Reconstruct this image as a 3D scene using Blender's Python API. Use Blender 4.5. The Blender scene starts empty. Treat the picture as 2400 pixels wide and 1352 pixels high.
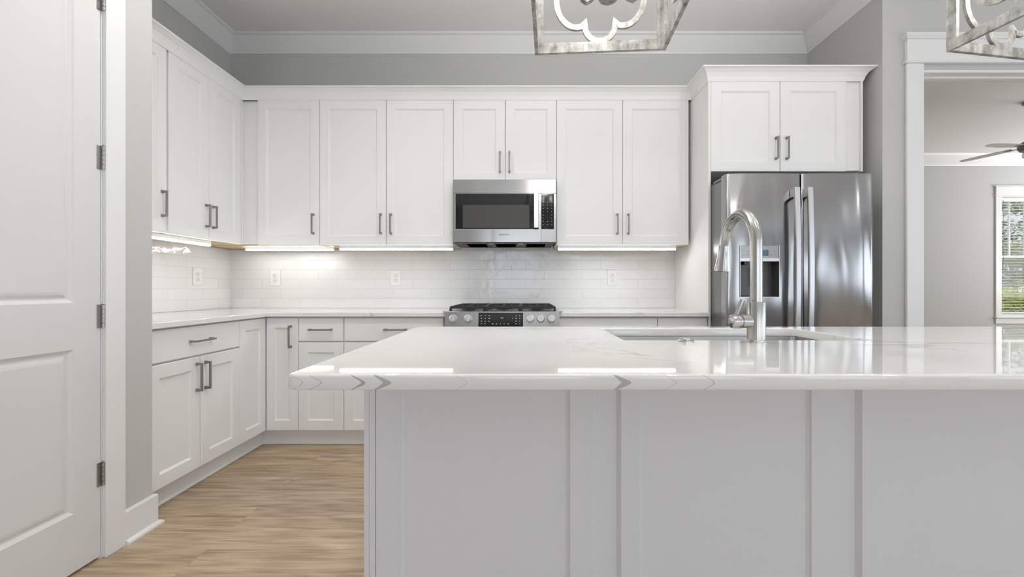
import bpy, bmesh, math, random
from mathutils import Vector, Matrix
random.seed(7)
sc = bpy.context.scene
COL = sc.collection
PI = math.pi

# ------------------------------------------------------------------ camera
CAM_H = 1.074
cam_d = bpy.data.cameras.new('camera')
cam = bpy.data.objects.new('camera', cam_d)
COL.objects.link(cam)
cam.location = (0, 0, CAM_H)
cam.rotation_euler = (PI/2, 0, 0)
cam_d.sensor_width = 36.0
cam_d.lens = 36.0*980/2400
cam_d.shift_x = -25/2400
cam_d.shift_y = 0.0
cam_d.clip_start = 0.02
cam_d.clip_end = 200
sc.camera = cam

# ------------------------------------------------------------------ world, exposure, daylight
sc.view_settings.view_transform = 'Standard'
sc.view_settings.look = 'None'
sc.view_settings.gamma = 1.0
sc.view_settings.use_curve_mapping = False
sc.view_settings.exposure = -0.14

world = bpy.data.worlds.new('sky')
sc.world = world
world.use_nodes = True
bg = world.node_tree.nodes['Background']
bg.inputs[0].default_value = (0.86, 0.93, 1.0, 1)
bg.inputs[1].default_value = 1.0

def area(name, loc, rot, sx, sy, power, color=(1, 1, 1)):
    d = bpy.data.lights.new(name, 'AREA')
    d.shape = 'RECTANGLE'; d.size = sx; d.size_y = sy
    d.energy = power; d.color = color
    o = bpy.data.objects.new(name, d)
    COL.objects.link(o); o.location = loc; o.rotation_euler = rot
    return o
DAY = (0.84, 0.92, 1.03)
UP = math.radians(32)      # much of it is reflected up from the sunlit ground outside
# daylight coming through the big room's windows (behind and to the right of the camera)
for k, x in enumerate((-0.2, 2.0, 4.2)):
    area('daylight_rear_window', (x, -4.44, 1.45), (PI/2+UP, 0, 0), 1.5, 2.0, 27.5, DAY)
for k, y in enumerate((-3.0, -0.8, 1.2)):
    area('daylight_side_window', (5.94, y, 1.45), (PI/2+UP, 0, PI/2), 1.5, 2.0, 26, DAY)
# fill lamp added at an unseen side window to brighten the next room
area('next_room_side_fill', (9.90, 4.3, 1.5), (PI/2+UP*1.3, 0, PI/2), 2.2, 1.6, 140, (0.97, 0.985, 1.0))
sun_d = bpy.data.lights.new('sun', 'SUN'); sun_d.energy = 1.6; sun_d.angle = 0.02; sun_d.color = (1, .95, .86)
sun = bpy.data.objects.new('sun', sun_d); COL.objects.link(sun); sun.rotation_euler = (math.radians(38), 0, math.radians(35))

# ------------------------------------------------------------------ helpers
def link(name, me, mat=None, parent=None):
    o = bpy.data.objects.new(name, me)
    COL.objects.link(o)
    if mat is not None:
        me.materials.append(mat)
    if parent is not None:
        o.parent = parent
    return o

def tag(o, label=None, cat=None, group=None, kind=None):
    if label: o['label'] = label
    if cat: o['category'] = cat
    if group: o['group'] = group
    if kind: o['kind'] = kind
    return o

def thing(name, label, cat, loc=(0, 0, 0), rz=0, group=None):
    o = bpy.data.objects.new(name, None)
    o.empty_display_size = 0.1
    COL.objects.link(o)
    o.location = loc; o.rotation_euler = (0, 0, rz)
    return tag(o, label, cat, group)

class MB:
    def __init__(self): self.bm = bmesh.new()
    def box(self, x0, x1, y0, y1, z0, z1, bev=0, seg=1):
        bm = self.bm
        vs = [bm.verts.new((x, y, z)) for z in (z0, z1) for y in (y0, y1) for x in (x0, x1)]
        idx = [(0, 2, 3, 1), (4, 5, 7, 6), (0, 1, 5, 4), (2, 6, 7, 3), (0, 4, 6, 2), (1, 3, 7, 5)]
        fs = [bm.faces.new([vs[i] for i in f]) for f in idx]
        if bev > 0:
            es = list({e for f in fs for e in f.edges})
            bmesh.ops.bevel(bm, geom=es, offset=bev, segments=seg, affect='EDGES', profile=0.5)
        return self
    def ring(self, pts): return [self.bm.verts.new(p) for p in pts]
    def bridge(self, a, b, closed=True):
        n = len(a)
        for i in range(n if closed else n-1):
            j = (i+1) % n
            self.bm.faces.new((a[i], a[j], b[j], b[i]))
    def cap(self, r, flip=False):
        self.bm.faces.new(r[::-1] if flip else r)
    def cyl(self, p0, p1, r0, r1=None, n=24, caps=True):
        r1 = r0 if r1 is None else r1
        p0, p1 = Vector(p0), Vector(p1)
        d = (p1-p0).normalized()
        up = Vector((0, 0, 1)) if abs(d.z) < .9 else Vector((1, 0, 0))
        u = d.cross(up).normalized(); v = d.cross(u)
        R = []
        for p, r in ((p0, r0), (p1, r1)):
            R.append(self.ring([p+u*math.cos(2*PI*i/n)*r+v*math.sin(2*PI*i/n)*r for i in range(n)]))
        self.bridge(R[0], R[1])
        if caps: self.cap(R[0], True); self.cap(R[1])
        return self
    def lathe(self, prof, n=32, c=(0, 0, 0), axis='z', caps=True):
        R = []
        for r, h in prof:
            ring = []
            for i in range(n):
                a = 2*PI*i/n
                x, y = r*math.cos(a), r*math.sin(a)
                if axis == 'z': p = (c[0]+x, c[1]+y, c[2]+h)
                elif axis == 'y': p = (c[0]+x, c[1]+h, c[2]+y)
                else: p = (c[0]+h, c[1]+x, c[2]+y)
                ring.append(p)
            R.append(self.ring(ring))
        for a, b in zip(R, R[1:]): self.bridge(a, b)
        if caps: self.cap(R[0], True); self.cap(R[-1])
        return self
    def tube(self, pts, rad, n=16, caps=True, flat=None):
        pts = [Vector(p) for p in pts]
        rads = rad if isinstance(rad, (list, tuple)) else [rad]*len(pts)
        R = []; u = None
        for i, p in enumerate(pts):
            t = (pts[min(i+1, len(pts)-1)]-pts[max(i-1, 0)]).normalized()
            if u is None:
                ref = Vector((0, 0, 1)) if abs(t.z) < .9 else Vector((1, 0, 0))
                u = t.cross(ref).normalized()
            u = (u-t*u.dot(t)).normalized(); v = t.cross(u)
            R.append(self.ring([p+u*math.cos(2*PI*k/n)*rads[i]+v*math.sin(2*PI*k/n)*rads[i] for k in range(n)]))
        for a, b in zip(R, R[1:]): self.bridge(a, b)
        if caps: self.cap(R[0], True); self.cap(R[-1])
        return self
    def prism(self, poly, axis, a0, a1):
        """poly: list of 2-D points; axis 'x': (y,z) extruded along x, 'y': (x,z), 'z': (x,y)"""
        def P(p, a):
            return (a, p[0], p[1]) if axis == 'x' else ((p[0], a, p[1]) if axis == 'y' else (p[0], p[1], a))
        A = self.ring([P(p, a0) for p in poly]); B = self.ring([P(p, a1) for p in poly])
        self.bridge(A, B); self.cap(A, True); self.cap(B)
        return self
    def sweep(self, prof, path, caps=True):
        """prof [(out, z)] closed polygon; path [(x, y)] ; out is to the right hand of travel"""
        n = len(path); R = []
        for i, p in enumerate(path):
            ds = []
            if i > 0: ds.append((Vector(p)-Vector(path[i-1])).normalized())
            if i < n-1: ds.append((Vector(path[i+1])-Vector(p)).normalized())
            ns = [Vector((d.y, -d.x)) for d in ds]
            m = ns[0] if len(ns) == 1 else (ns[0]+ns[1])/(1+ns[0].dot(ns[1]))
            R.append(self.ring([(p[0]+m.x*o, p[1]+m.y*o, z) for o, z in prof]))
        for a, b in zip(R, R[1:]): self.bridge(a, b)
        if caps: self.cap(R[0], True); self.cap(R[-1])
        return self
    def build(self, name, mat, parent=None, smooth=False, loc=None, rz=None, recalc=True):
        if recalc: bmesh.ops.recalc_face_normals(self.bm, faces=self.bm.faces[:])
        me = bpy.data.meshes.new(name)
        self.bm.to_mesh(me); self.bm.free()
        if smooth:
            for p in me.polygons: p.use_smooth = True
            try: me.set_sharp_from_angle(angle=math.radians(smooth if smooth is not True else 35))
            except Exception: pass
        o = link(name, me, mat, parent)
        if loc: o.location = loc
        if rz: o.rotation_euler = (0, 0, rz)
        return o

def text_mesh(name, s, size, mat, parent, loc, depth=.0006, bold=0.0, align='CENTER', rot=(PI/2, 0, 0), spacing=1.0):
    cu = bpy.data.curves.new('lettering', 'FONT')
    cu.body = s; cu.size = size; cu.extrude = depth; cu.offset = bold
    cu.align_x = align; cu.align_y = 'CENTER'; cu.space_character = spacing
    tmp = bpy.data.objects.new('tmp_text', cu); COL.objects.link(tmp)
    dg = bpy.context.evaluated_depsgraph_get()
    me = bpy.data.meshes.new_from_object(tmp.evaluated_get(dg))
    bpy.data.objects.remove(tmp)
    o = link(name, me, mat, parent); o.location = loc; o.rotation_euler = rot
    return o

def copy_tree(o, parent=None):
    c = o.copy(); COL.objects.link(c)
    if parent is not None: c.parent = parent
    for ch in [x for x in bpy.data.objects if x.parent == o]:
        copy_tree(ch, c)
    return c

# ------------------------------------------------------------------ materials
class NT:
    def __init__(self, name):
        self.m = bpy.data.materials.new(name); self.m.use_nodes = True
        self.t = self.m.node_tree; self.n = self.t.nodes
        self.b = self.n['Principled BSDF']
    def new(self, typ, **kw):
        x = self.n.new(typ)
        for k, v in kw.items(): setattr(x, k, v)
        return x
    def link(self, a, b): self.t.links.new(a, b)
    def math(self, op, a, b=None, c=None, clamp=False):
        x = self.n.new('ShaderNodeMath'); x.operation = op; x.use_clamp = clamp
        for i, v in enumerate((a, b, c)):
            if v is None: continue
            if isinstance(v, (int, float)): x.inputs[i].default_value = v
            else: self.link(v, x.inputs[i])
        return x.outputs[0]
    def mix(self, fac, a, b, blend='MIX'):
        x = self.n.new('ShaderNodeMix'); x.data_type = 'RGBA'; x.blend_type = blend
        for i, v in ((0, fac), (6, a), (7, b)):
            if isinstance(v, (int, float)): x.inputs[i].default_value = v
            elif isinstance(v, tuple): x.inputs[i].default_value = (*v, 1)
            else: self.link(v, x.inputs[i])
        return x.outputs[2]
    def noise(self, vec, scale, detail=4, rough=.5, dist=0):
        x = self.n.new('ShaderNodeTexNoise')
        if vec is not None: self.link(vec, x.inputs['Vector'])
        x.inputs['Scale'].default_value = scale; x.inputs['Detail'].default_value = detail
        x.inputs['Roughness'].default_value = rough; x.inputs['Distortion'].default_value = dist
        return x.outputs['Fac']
    def ramp(self, fac, stops):
        x = self.n.new('ShaderNodeValToRGB'); e = x.color_ramp.elements
        while len(e) < len(stops): e.new(.5)
        for i, (p, c) in enumerate(stops):
            e[i].position = p; e[i].color = (*c, 1) if isinstance(c, tuple) else (c, c, c, 1)
        self.link(fac, x.inputs[0]); return x.outputs[0]
    def coord(self, kind='Object'):
        return self.n.new('ShaderNodeTexCoord').outputs[kind]
    def world_pos(self):
        return self.n.new('ShaderNodeNewGeometry').outputs['Position']
    def mapping(self, vec, scale=(1, 1, 1), loc=(0, 0, 0), rot=(0, 0, 0)):
        x = self.n.new('ShaderNodeMapping'); self.link(vec, x.inputs[0])
        x.inputs['Scale'].default_value = scale; x.inputs['Location'].default_value = loc
        x.inputs['Rotation'].default_value = rot
        return x.outputs[0]
    def bump(self, h, strength=.2, dist=.01):
        x = self.n.new('ShaderNodeBump'); x.inputs['Strength'].default_value = strength
        x.inputs['Distance'].default_value = dist; self.link(h, x.inputs['Height'])
        self.link(x.outputs[0], self.b.inputs['Normal']); return x
    def set(self, color=None, rough=None, metal=None, **kw):
        if color is not None:
            if isinstance(color, tuple): self.b.inputs['Base Color'].default_value = (*color, 1)
            else: self.link(color, self.b.inputs['Base Color'])
        if rough is not None:
            if isinstance(rough, (int, float)): self.b.inputs['Roughness'].default_value = rough
            else: self.link(rough, self.b.inputs['Roughness'])
        if metal is not None: self.b.inputs['Metallic'].default_value = metal
        for k, v in kw.items(): self.b.inputs[k].default_value = v
        return self

def plain(name, color, rough=.5, metal=0.0, tex=0.0, tscale=60, var=0.0, **kw):
    t = NT(name); t.set(color, rough, metal, **kw)
    if var:
        n = t.noise(t.world_pos(), 2.2, 3)
        c2 = tuple(c*(1-var) for c in color)
        t.set(t.mix(n, color, c2))
    if tex:
        t.bump(t.noise(t.world_pos(), tscale, 3), tex, .002)
    return t.m

M = {}
M['wall'] = plain('greige_wall_paint', (.575, .57, .555), .75, tex=.06, tscale=260, var=.03)
M['wall2'] = plain('pale_greige_wall_paint', (.58, .58, .575), .75, tex=.05, tscale=260)
M['ceiling'] = plain('white_ceiling_paint', (.89, .885, .875), .85, tex=.05, tscale=200)
M['trim'] = plain('white_trim_paint', (.83, .83, .825), .38, tex=.02, tscale=40)
M['cab'] = plain('white_cabinet_paint', (.875, .87, .86), .48, tex=.03, tscale=30)
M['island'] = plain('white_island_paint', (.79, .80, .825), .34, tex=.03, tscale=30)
M['maple'] = plain('raw_maple_underside', (.62, .47, .27), .6, var=.2)
M['nickel_dark'] = plain('dark_brushed_nickel', (.30, .285, .27), .36, 1.0)
M['plastic'] = plain('white_plastic', (.84, .84, .83), .3)
M['slot'] = plain('dark_slot', (.03, .03, .03), .6)
M['slot2'] = plain('grey_slot', (.30, .30, .30), .6)
M['black_glass'] = plain('black_glass', (.012, .012, .013), .06, **{'Specular IOR Level': .6})
M['mesh_glass'] = plain('grey_screened_glass', (.075, .073, .07), .16)
M['black_plastic'] = plain('black_plastic', (.025, .024, .023), .35)
M['print'] = plain('pale_grey_print', (.55, .55, .54), .5)
M['ink'] = plain('dark_print', (.05, .05, .055), .5)
M['iron'] = plain('black_cast_iron', (.022, .02, .019), .5, tex=.3, tscale=300)
M['vent'] = plain('dark_vent_plastic', (.05, .03, .02), .5)
M['side_grey'] = plain('grey_painted_steel', (.21, .21, .21), .3, .6)
M['ebony'] = plain('fan_dark_bronze', (.26, .25, .24), .4, .6)
M['fanblade'] = plain('silver_fan_blade', (.78, .775, .77), .4)
M['slat'] = plain('white_blind_slat', (.82, .82, .80), .45)
M['glassy'] = None

def emis(name, color, strength, base=.9):
    t = NT(name); t.set((base, base, base), .5)
    t.b.inputs['Emission Color'].default_value = (*color, 1)
    t.b.inputs['Emission Strength'].default_value = strength
    return t.m
M['led'] = emis('led_diffuser_glow', (1.0, .995, .985), 36.0)
M['clock'] = emis('blue_display_glow', (.45, .62, .72), .7, .05)
M['lcd'] = emis('blue_lcd_glow', (.12, .30, .42), .40, .03)
M['lens'] = emis('recessed_lens_glow', (1.0, .96, .9), 3.0)
M['bulb'] = emis('warm_bulb_glow', (1.0, .93, .82), 9.0)

def glass():
    t = NT('window_glass')
    for n in list(t.n):
        if n.type == 'BSDF_PRINCIPLED': t.n.remove(n)
    tr = t.new('ShaderNodeBsdfTransparent'); gl = t.new('ShaderNodeBsdfGlossy'); mx = t.new('ShaderNodeMixShader')
    gl.inputs['Roughness'].default_value = .02; mx.inputs[0].default_value = .012
    t.link(tr.outputs[0], mx.inputs[1]); t.link(gl.outputs[0], mx.inputs[2])
    t.link(mx.outputs[0], t.n['Material Output'].inputs[0])
    return t.m
M['glass'] = glass()

def steel(name, color=(.60, .60, .60), rough=.24, aniso=.7, wav=0.0, wscale=(2.2, 2.2, .5), axis='Z', grain=(2, 2, 600)):
    t = NT(name)
    t.set(color, rough, 1.0)
    t.b.inputs['Anisotropic'].default_value = aniso
    tg = t.new('ShaderNodeCombineXYZ'); tg.inputs[0 if axis == 'X' else 2].default_value = 1.0
    t.link(tg.outputs[0], t.b.inputs['Tangent'])
    P = t.world_pos()
    g = t.noise(t.mapping(P, grain), 1.0, 2)
    h = g
    t.link(t.math('MULTIPLY_ADD', g, .10, rough-.05), t.b.inputs['Roughness'])
    if wav:
        w = t.noise(t.mapping(P, wscale, rot=(0, .16, 0)), 1.0, .6, .4, .9)
        t.bump(w, wav, .05)
    return t.m
M['fridge'] = steel('brushed_stainless_refrigerator', (.37, .37, .375), .20, .78, wav=.42, wscale=(3.6, 1.0, .75))
M['steel'] = steel('brushed_stainless', (.46, .455, .45), .24, .6, wav=.10, wscale=(4, 1, .6))
M['satin'] = steel('satin_nickel', (.50, .49, .475), .24, .4, grain=(300, 300, 4))
M['sinksteel'] = steel('sink_stainless', (.52, .51, .50), .34, .3)
M['handle_steel'] = steel('pale_stainless_handle', (.68, .68, .69), .3, .3)
M['hinge'] = steel('hinge_satin_steel', (.42, .405, .385), .34, .2)

def silverleaf():
    t = NT('distressed_silver_leaf')
    P = t.world_pos()
    n = t.noise(P, 26, 6, .65)
    n2 = t.noise(t.mapping(P, (40, 40, 9)), 1, 4, .6)
    f = t.math('ADD', t.math('MULTIPLY', n, .6), t.math('MULTIPLY', n2, .4))
    c = t.ramp(f, [(.38, (.20, .19, .18)), (.52, (.42, .41, .39)), (.64, (.60, .59, .57))])
    t.set(c, .45, .45)
    t.bump(n, .15, .002)
    return t.m
M['silver'] = silverleaf()

def floor_mat():
    t = NT('light_oak_vinyl_plank')
    P = t.world_pos()
    # planks run along x; a brick layout gives every board its own tone
    mp = t.mapping(P, (1, 1, 1), (0.08, -0.068, 0))
    br = t.new('ShaderNodeTexBrick'); t.link(mp, br.inputs['Vector'])
    br.offset = .37; br.offset_frequency = 2; br.squash = 1
    br.inputs['Scale'].default_value = 1.0
    br.inputs['Brick Width'].default_value = 1.22; br.inputs['Row Height'].default_value = .1655
    br.inputs['Mortar Size'].default_value = .0009; br.inputs['Mortar Smooth'].default_value = .5
    br.inputs['Color1'].default_value = (0, 0, 0, 1); br.inputs['Color2'].default_value = (1, 1, 1, 1)
    br.inputs['Mortar'].default_value = (.5, .5, .5, 1)
    sep = t.new('ShaderNodeSeparateColor'); t.link(br.outputs['Color'], sep.inputs[0])
    tone = sep.outputs[0]
    off = t.new('ShaderNodeCombineXYZ'); t.link(t.math('MULTIPLY', tone, 13.0), off.inputs[0]); t.link(t.math('MULTIPLY', tone, 7.0), off.inputs[2])
    va = t.new('ShaderNodeVectorMath'); va.operation = 'ADD'; t.link(P, va.inputs[0]); t.link(off.outputs[0], va.inputs[1])
    g1 = t.noise(t.mapping(va.outputs[0], (1.1, 26, 1)), 1, 5, .62, .5)
    g2 = t.noise(t.mapping(va.outputs[0], (3.0, 130, 1)), 1, 4, .6, .3)
    g3 = t.noise(t.mapping(va.outputs[0], (1.6, 5, 1)), 1, 3, .5, 1.2)
    wv = t.new('ShaderNodeTexWave'); wv.wave_type = 'RINGS'; wv.rings_direction = 'Y'
    t.link(t.mapping(va.outputs[0], (.55, 9, 1)), wv.inputs['Vector'])
    wv.inputs['Scale'].default_value = 2.4; wv.inputs['Distortion'].default_value = 9; wv.inputs['Detail'].default_value = 3; wv.inputs['Detail Scale'].default_value = 1.6
    grain = t.math('ADD', t.math('MULTIPLY', g1, .5), t.math('ADD', t.math('MULTIPLY', g2, .28), t.math('MULTIPLY', wv.outputs['Fac'], .10)))
    base = t.ramp(grain, [(.28, (.25, .165, .11)), (.42, (.45, .345, .24)), (.53, (.60, .48, .355)), (.66, (.78, .67, .53))])
    tint = t.mix(t.math('ADD', t.math('MULTIPLY', g3, .5), t.math('MULTIPLY', t.math('FRACT', t.math('MULTIPLY', tone, 7.3)), .5)), (.92, .93, .98), (1.06, 1.02, .86))
    c = t.mix(1.0, base, tint, 'MULTIPLY')
    c = t.mix(t.math('MULTIPLY', tone, .36), c, (.31, .225, .16))
    kn = t.noise(t.mapping(va.outputs[0], (3.2, 13, 1)), 1, 2, .5)
    knm = t.math('MULTIPLY', t.math('SUBTRACT', kn, .72, clamp=True), 7.0, clamp=True)
    c = t.mix(knm, c, (.13, .08, .05))
    c = t.mix(t.math('MULTIPLY', br.outputs['Fac'], .6), c, (.25, .18, .125))
    t.set(c, t.math('MULTIPLY_ADD', g1, .15, .36))
    b = t.bump(t.math('SUBTRACT', t.math('MULTIPLY', g2, .3), t.math('MULTIPLY', br.outputs['Fac'], 1.0)), .12, .002)
    return t.m
M['floor'] = floor_mat()

def tile_mat(name, axis):
    t = NT(name)
    P = t.world_pos()
    sp = t.new('ShaderNodeSeparateXYZ'); t.link(P, sp.inputs[0])
    cb = t.new('ShaderNodeCombineXYZ')
    u = sp.outputs[0] if axis == 'x' else sp.outputs[1]
    t.link(t.math('ADD', u, 4.78 if axis == 'x' else 4.60), cb.inputs[0])
    t.link(t.math('SUBTRACT', sp.outputs[2], .914-.0787*2), cb.inputs[1])
    br = t.new('ShaderNodeTexBrick'); t.link(cb.outputs[0], br.inputs['Vector'])
    br.offset = .5; br.offset_frequency = 2
    br.inputs['Scale'].default_value = 1
    br.inputs['Brick Width'].default_value = .3099; br.inputs['Row Height'].default_value = .0787
    br.inputs['Mortar Size'].default_value = .0017; br.inputs['Mortar Smooth'].default_value = .35
    br.inputs['Color1'].default_value = (0, 0, 0, 1); br.inputs['Color2'].default_value = (1, 1, 1, 1)
    sep = t.new('ShaderNodeSeparateColor'); t.link(br.outputs['Color'], sep.inputs[0])
    c = t.mix(sep.outputs[0], (.83, .83, .83), (.795, .795, .79))
    c = t.mix(br.outputs['Fac'], c, (.70, .695, .69))
    t.set(c, t.math('MULTIPLY_ADD', br.outputs['Fac'], .6, .09))
    w = t.noise(P, 13, 2, .5, .6); w2 = t.noise(P, 42, 2, .5)
    tl = t.math('MULTIPLY', t.math('SUBTRACT', sep.outputs[0], .5), t.math('MULTIPLY', sp.outputs[2], 1.2))
    h = t.math('ADD', t.math('MULTIPLY', w, .9), t.math('MULTIPLY', w2, .18))
    h = t.math('SUBTRACT', h, t.math('MULTIPLY', br.outputs['Fac'], .42))
    t.bump(h, .55, .006)
    return t.m
M['tile_x'] = tile_mat('glossy_white_wavy_tile', 'x')
M['tile_y'] = tile_mat('glossy_white_wavy_tile_side', 'y')

def quartz(name, veins=None, zc=.899, general=.5):
    """white quartz; veins: (position along the front edge, width, strength) of the arrow-shaped marks on the mitred edge"""
    t = NT(name)
    P = t.world_pos()
    sp = t.new('ShaderNodeSeparateXYZ'); t.link(P, sp.inputs[0])
    X, Y, Z = sp.outputs
    mp = t.mapping(P, (.55, 1.5, 1.0), rot=(0, 0, -.22))
    n0 = t.noise(mp, 1.5, 6, .55, .7)
    ridge = t.math('ABSOLUTE', t.math('SUBTRACT', n0, .5))
    thin = t.math('SUBTRACT', 1.0, t.math('MULTIPLY', ridge, 95.0), clamp=True)
    msk = t.math('MULTIPLY', t.math('SUBTRACT', t.noise(t.mapping(P, (1, 1, 1), (3, 5, 0)), 2.3, 2), .50, clamp=True), 7.0, clamp=True)
    f = t.math('MULTIPLY', t.math('MULTIPLY', thin, msk), general)
    cloud = t.math('MULTIPLY', t.math('SUBTRACT', t.noise(mp, 2.6, 4), .5, clamp=True), .35)
    base = t.mix(cloud, (.83, .825, .81), (.72, .715, .70))
    c = t.mix(f, base, (.40, .39, .375))
    if veins:
        # distance from the middle of the edge, so that each vein bends to a point there
        zz = t.math('ABSOLUTE', t.math('SUBTRACT', Z, zc))
        wob = t.math('MULTIPLY', t.math('SUBTRACT', t.noise(P, 38, 3), .5), .010)
        zq = t.math('SUBTRACT', t.math('SQRT', t.math('ADD', t.math('MULTIPLY', zz, zz), .000012)), .0034)
        u = t.math('ADD', X, t.math('ADD', t.math('MULTIPLY', zq, 2.1), wob))
        edge = t.math('MULTIPLY', t.math('SUBTRACT', .9135, Z), 900.0, clamp=True)
        thick = t.math('SUBTRACT', 1.25, t.math('MULTIPLY', zz, 62.0), clamp=True)
        tot = None
        for x0, w, s in veins:
            d = t.math('ABSOLUTE', t.math('SUBTRACT', u, x0-w*.5))
            ww = t.math('MULTIPLY', w*.5, thick) if w > .004 else w*.5
            k = t.math('MULTIPLY', t.math('SUBTRACT', ww, d), 1500.0, clamp=True)
            k = t.math('MULTIPLY', k, s)
            tot = k if tot is None else t.math('MAXIMUM', tot, k)
        tot = t.math('MULTIPLY', tot, edge)
        c = t.mix(tot, c, (.30, .285, .28))
    t.set(c, .022)
    return t.m
EV = [(-.4070, .0022, .75), (-.3735, .0025, .8), (-.2925, .0085, .7), (-.2455, .0160, .62), (-.1020, .0020, .6),
      (.2030, .0190, .62), (.183, .0018, .3), (.168, .0016, .3), (.2865, .0022, .75), (.3585, .0024, .8),
      (.832, .0016, .22), (.885, .0018, .18)]
M['quartz_island'] = quartz('veined_white_quartz', EV, general=.62)
BV = [(-1.05, .003, .6), (-1.005, .003, .6), (-.985, .028, .35), (-.955, .003, .7), (-.74, .002, .4), (-.62, .002, .4), (.31, .002, .45), (.39, .002, .4), (.47, .002, .5), (.80, .002, .5), (1.02, .002, .5), (1.13, .002, .4)]
M['quartz'] = quartz('veined_white_quartz_perimeter', BV, general=.5)

def leafmat(name, c1, c2):
    t = NT(name)
    n = t.noise(t.world_pos(), 7, 2)
    t.set(t.mix(n, c1, c2), .55)
    t.b.inputs['Transmission Weight'].default_value = 0
    return t.m

# ------------------------------------------------------------------ room shell
CEIL = 3.13
XL, XR, YB = -2.415, 2.349, 3.45      # left wall, right alcove wall, back wall
YO = 2.73                             # face of the wall with the cased opening
XP, YP = -1.678, 1.893                # closet wall face and its end

def struct(mb, name, mat, **kw):
    o = mb.build(name, mat, **kw); o['kind'] = 'structure'; return o

struct(MB().box(-2.7, 10.2, -4.7, 6.7, -.06, 0), 'floor', M['floor'])
struct(MB().box(-2.7, 10.2, -4.7, 6.7, CEIL, CEIL+.08), 'ceiling', M['ceiling'])
struct(MB().box(XL-.12, XR+.13, YB, YB+.12, 0, CEIL), 'wall_back', M['wall'])
struct(MB().box(XL-.12, XL, YP-.11, YB, 0, CEIL), 'wall_left', M['wall'])
struct(MB().box(XR, XR+.13, YO+.13, YB, 0, CEIL), 'wall_right', M['wall'])
# wall with the cased opening to the next room
OX0, OX1, OZ = 2.588, 4.45, 2.50
struct(MB().box(XR, OX0, YO, YO+.13, 0, CEIL).box(OX0, OX1, YO, YO+.13, OZ, CEIL).box(OX1, 6.0, YO, YO+.13, 0, CEIL),
       'wall_opening', M['wall'])
# closet wall with its doorway (door leaf between y=.85 and 1.664)
struct(MB().box(XP-.115, XP, 1.680, YP, 0, CEIL).box(XP-.115, XP, .835, 1.680, 2.46, CEIL).box(XP-.115, XP, -4.5, .835, 0, CEIL)
       .box(XL, XP-.115, YP-.11, YP, 0, CEIL), 'wall_closet', M['wall'])
# rear and side walls of the great room, with window openings
def wall_open(axis, c0, c1, a0, a1, holes, z0, z1, name, mat):
    mb = MB(); cur = a0
    def bx(p, q, zz0, zz1):
        if axis == 'x': mb.box(p, q, c0, c1, zz0, zz1)
        else: mb.box(c0, c1, p, q, zz0, zz1)
    for h0, h1 in holes:
        bx(cur, h0, 0, CEIL); bx(h0, h1, 0, z0); bx(h0, h1, z1, CEIL); cur = h1
    bx(cur, a1, 0, CEIL)
    return struct(mb, name, mat)
RW = [(-.95, .55), (1.25, 2.75), (3.45, 4.95)]
SW = [(-3.75, -2.25), (-1.55, -.05), (.45, 1.95)]
wall_open('x', -4.62, -4.5, XP-.115, 6.12, RW, .35, 2.55, 'wall_rear', M['wall'])
wall_open('y', 6.0, 6.12, -4.5, YO+.13, SW, .35, 2.55, 'wall_side', M['wall'])
wall_open('x', 6.46, 6.58, 2.3, 10.12, [(7.38, 8.35)], .64, 2.50, 'wall_far', M['wall2'])
wall_open('y', 10.0, 10.12, 2.86, 6.46, [(3.4, 6.0)], .55, 2.45, 'wall_east', M['wall2'])
struct(MB().box(2.18, 2.30, 3.575, 6.46, 0, CEIL), 'wall_partition', M['wall2'])
struct(MB().box(6.0, 10.0, 2.86, 2.98, 0, CEIL), 'wall_divide', M['wall2'])

# crown moulding along the kitchen walls and in the next room
CR = [(0, 3.006), (.010, 3.006), (.014, 3.014), (.098, 3.106), (.114, 3.110), (.114, CEIL-.001), (0, CEIL-.001)]
struct(MB().sweep(CR, [(XL, YP), (XL, YB), (XR, YB), (XR, YO), (6.0, YO)]), 'trim_1', M['trim'])
CR2 = [(0, 2.965), (.010, 2.965), (.018, 2.985), (.11, 3.10), (.125, CEIL-.001), (0, CEIL-.001)]
struct(MB().sweep(CR2, [(2.30, 6.46), (10.0, 6.46)]), 'trim_2', M['trim'])
# closet wall: door casing, baseboard and shoe
cas = MB()
cas.box(XP, XP+.018, 1.668, 1.750, 0, 2.46, .002)
cas.box(XP, XP+.018, .765, .845, 0, 2.46, .002)
cas.box(XP, XP+.022, .745, 1.770, 2.46, 2.60, .002)
cas.box(XP-.115, XP, 1.6645, 1.680, 0, 2.46).box(XP-.115, XP, .835, .849, 0, 2.46).box(XP-.115, XP, .849, 1.6645, 2.445, 2.46)
cas.box(XP-.060, XP-.042, 1.650, 1.6645, 0, 2.445)
struct(cas, 'trim_3', M['trim'])
BBP = [(0, 0), (.015, 0), (.015, .134), (.012, .140), (0, .140)]
SHP = [(.015, 0), (.031, 0), (.031, .008), (.027, .014), (.018, .018), (.015, .018)]
bb = MB().sweep(BBP, [(XP, 1.750), (XP, YP), (XP-.05, YP)]).sweep(SHP, [(XP, 1.750), (XP, YP), (XP-.05, YP)])
struct(bb, 'baseboard_left', M['trim'])
struct(MB().sweep(BBP, [(XP, -4.5), (XP, .765)]), 'baseboard_closet', M['trim'])
struct(MB().sweep([(o, z) for o, z in BBP], [(XR, YO), (2.49, YO)]), 'baseboard_right', M['trim'])
struct(MB().sweep(BBP, [(2.30, 6.46), (10.0, 6.46)]), 'baseboard_far', M['trim'])
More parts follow.
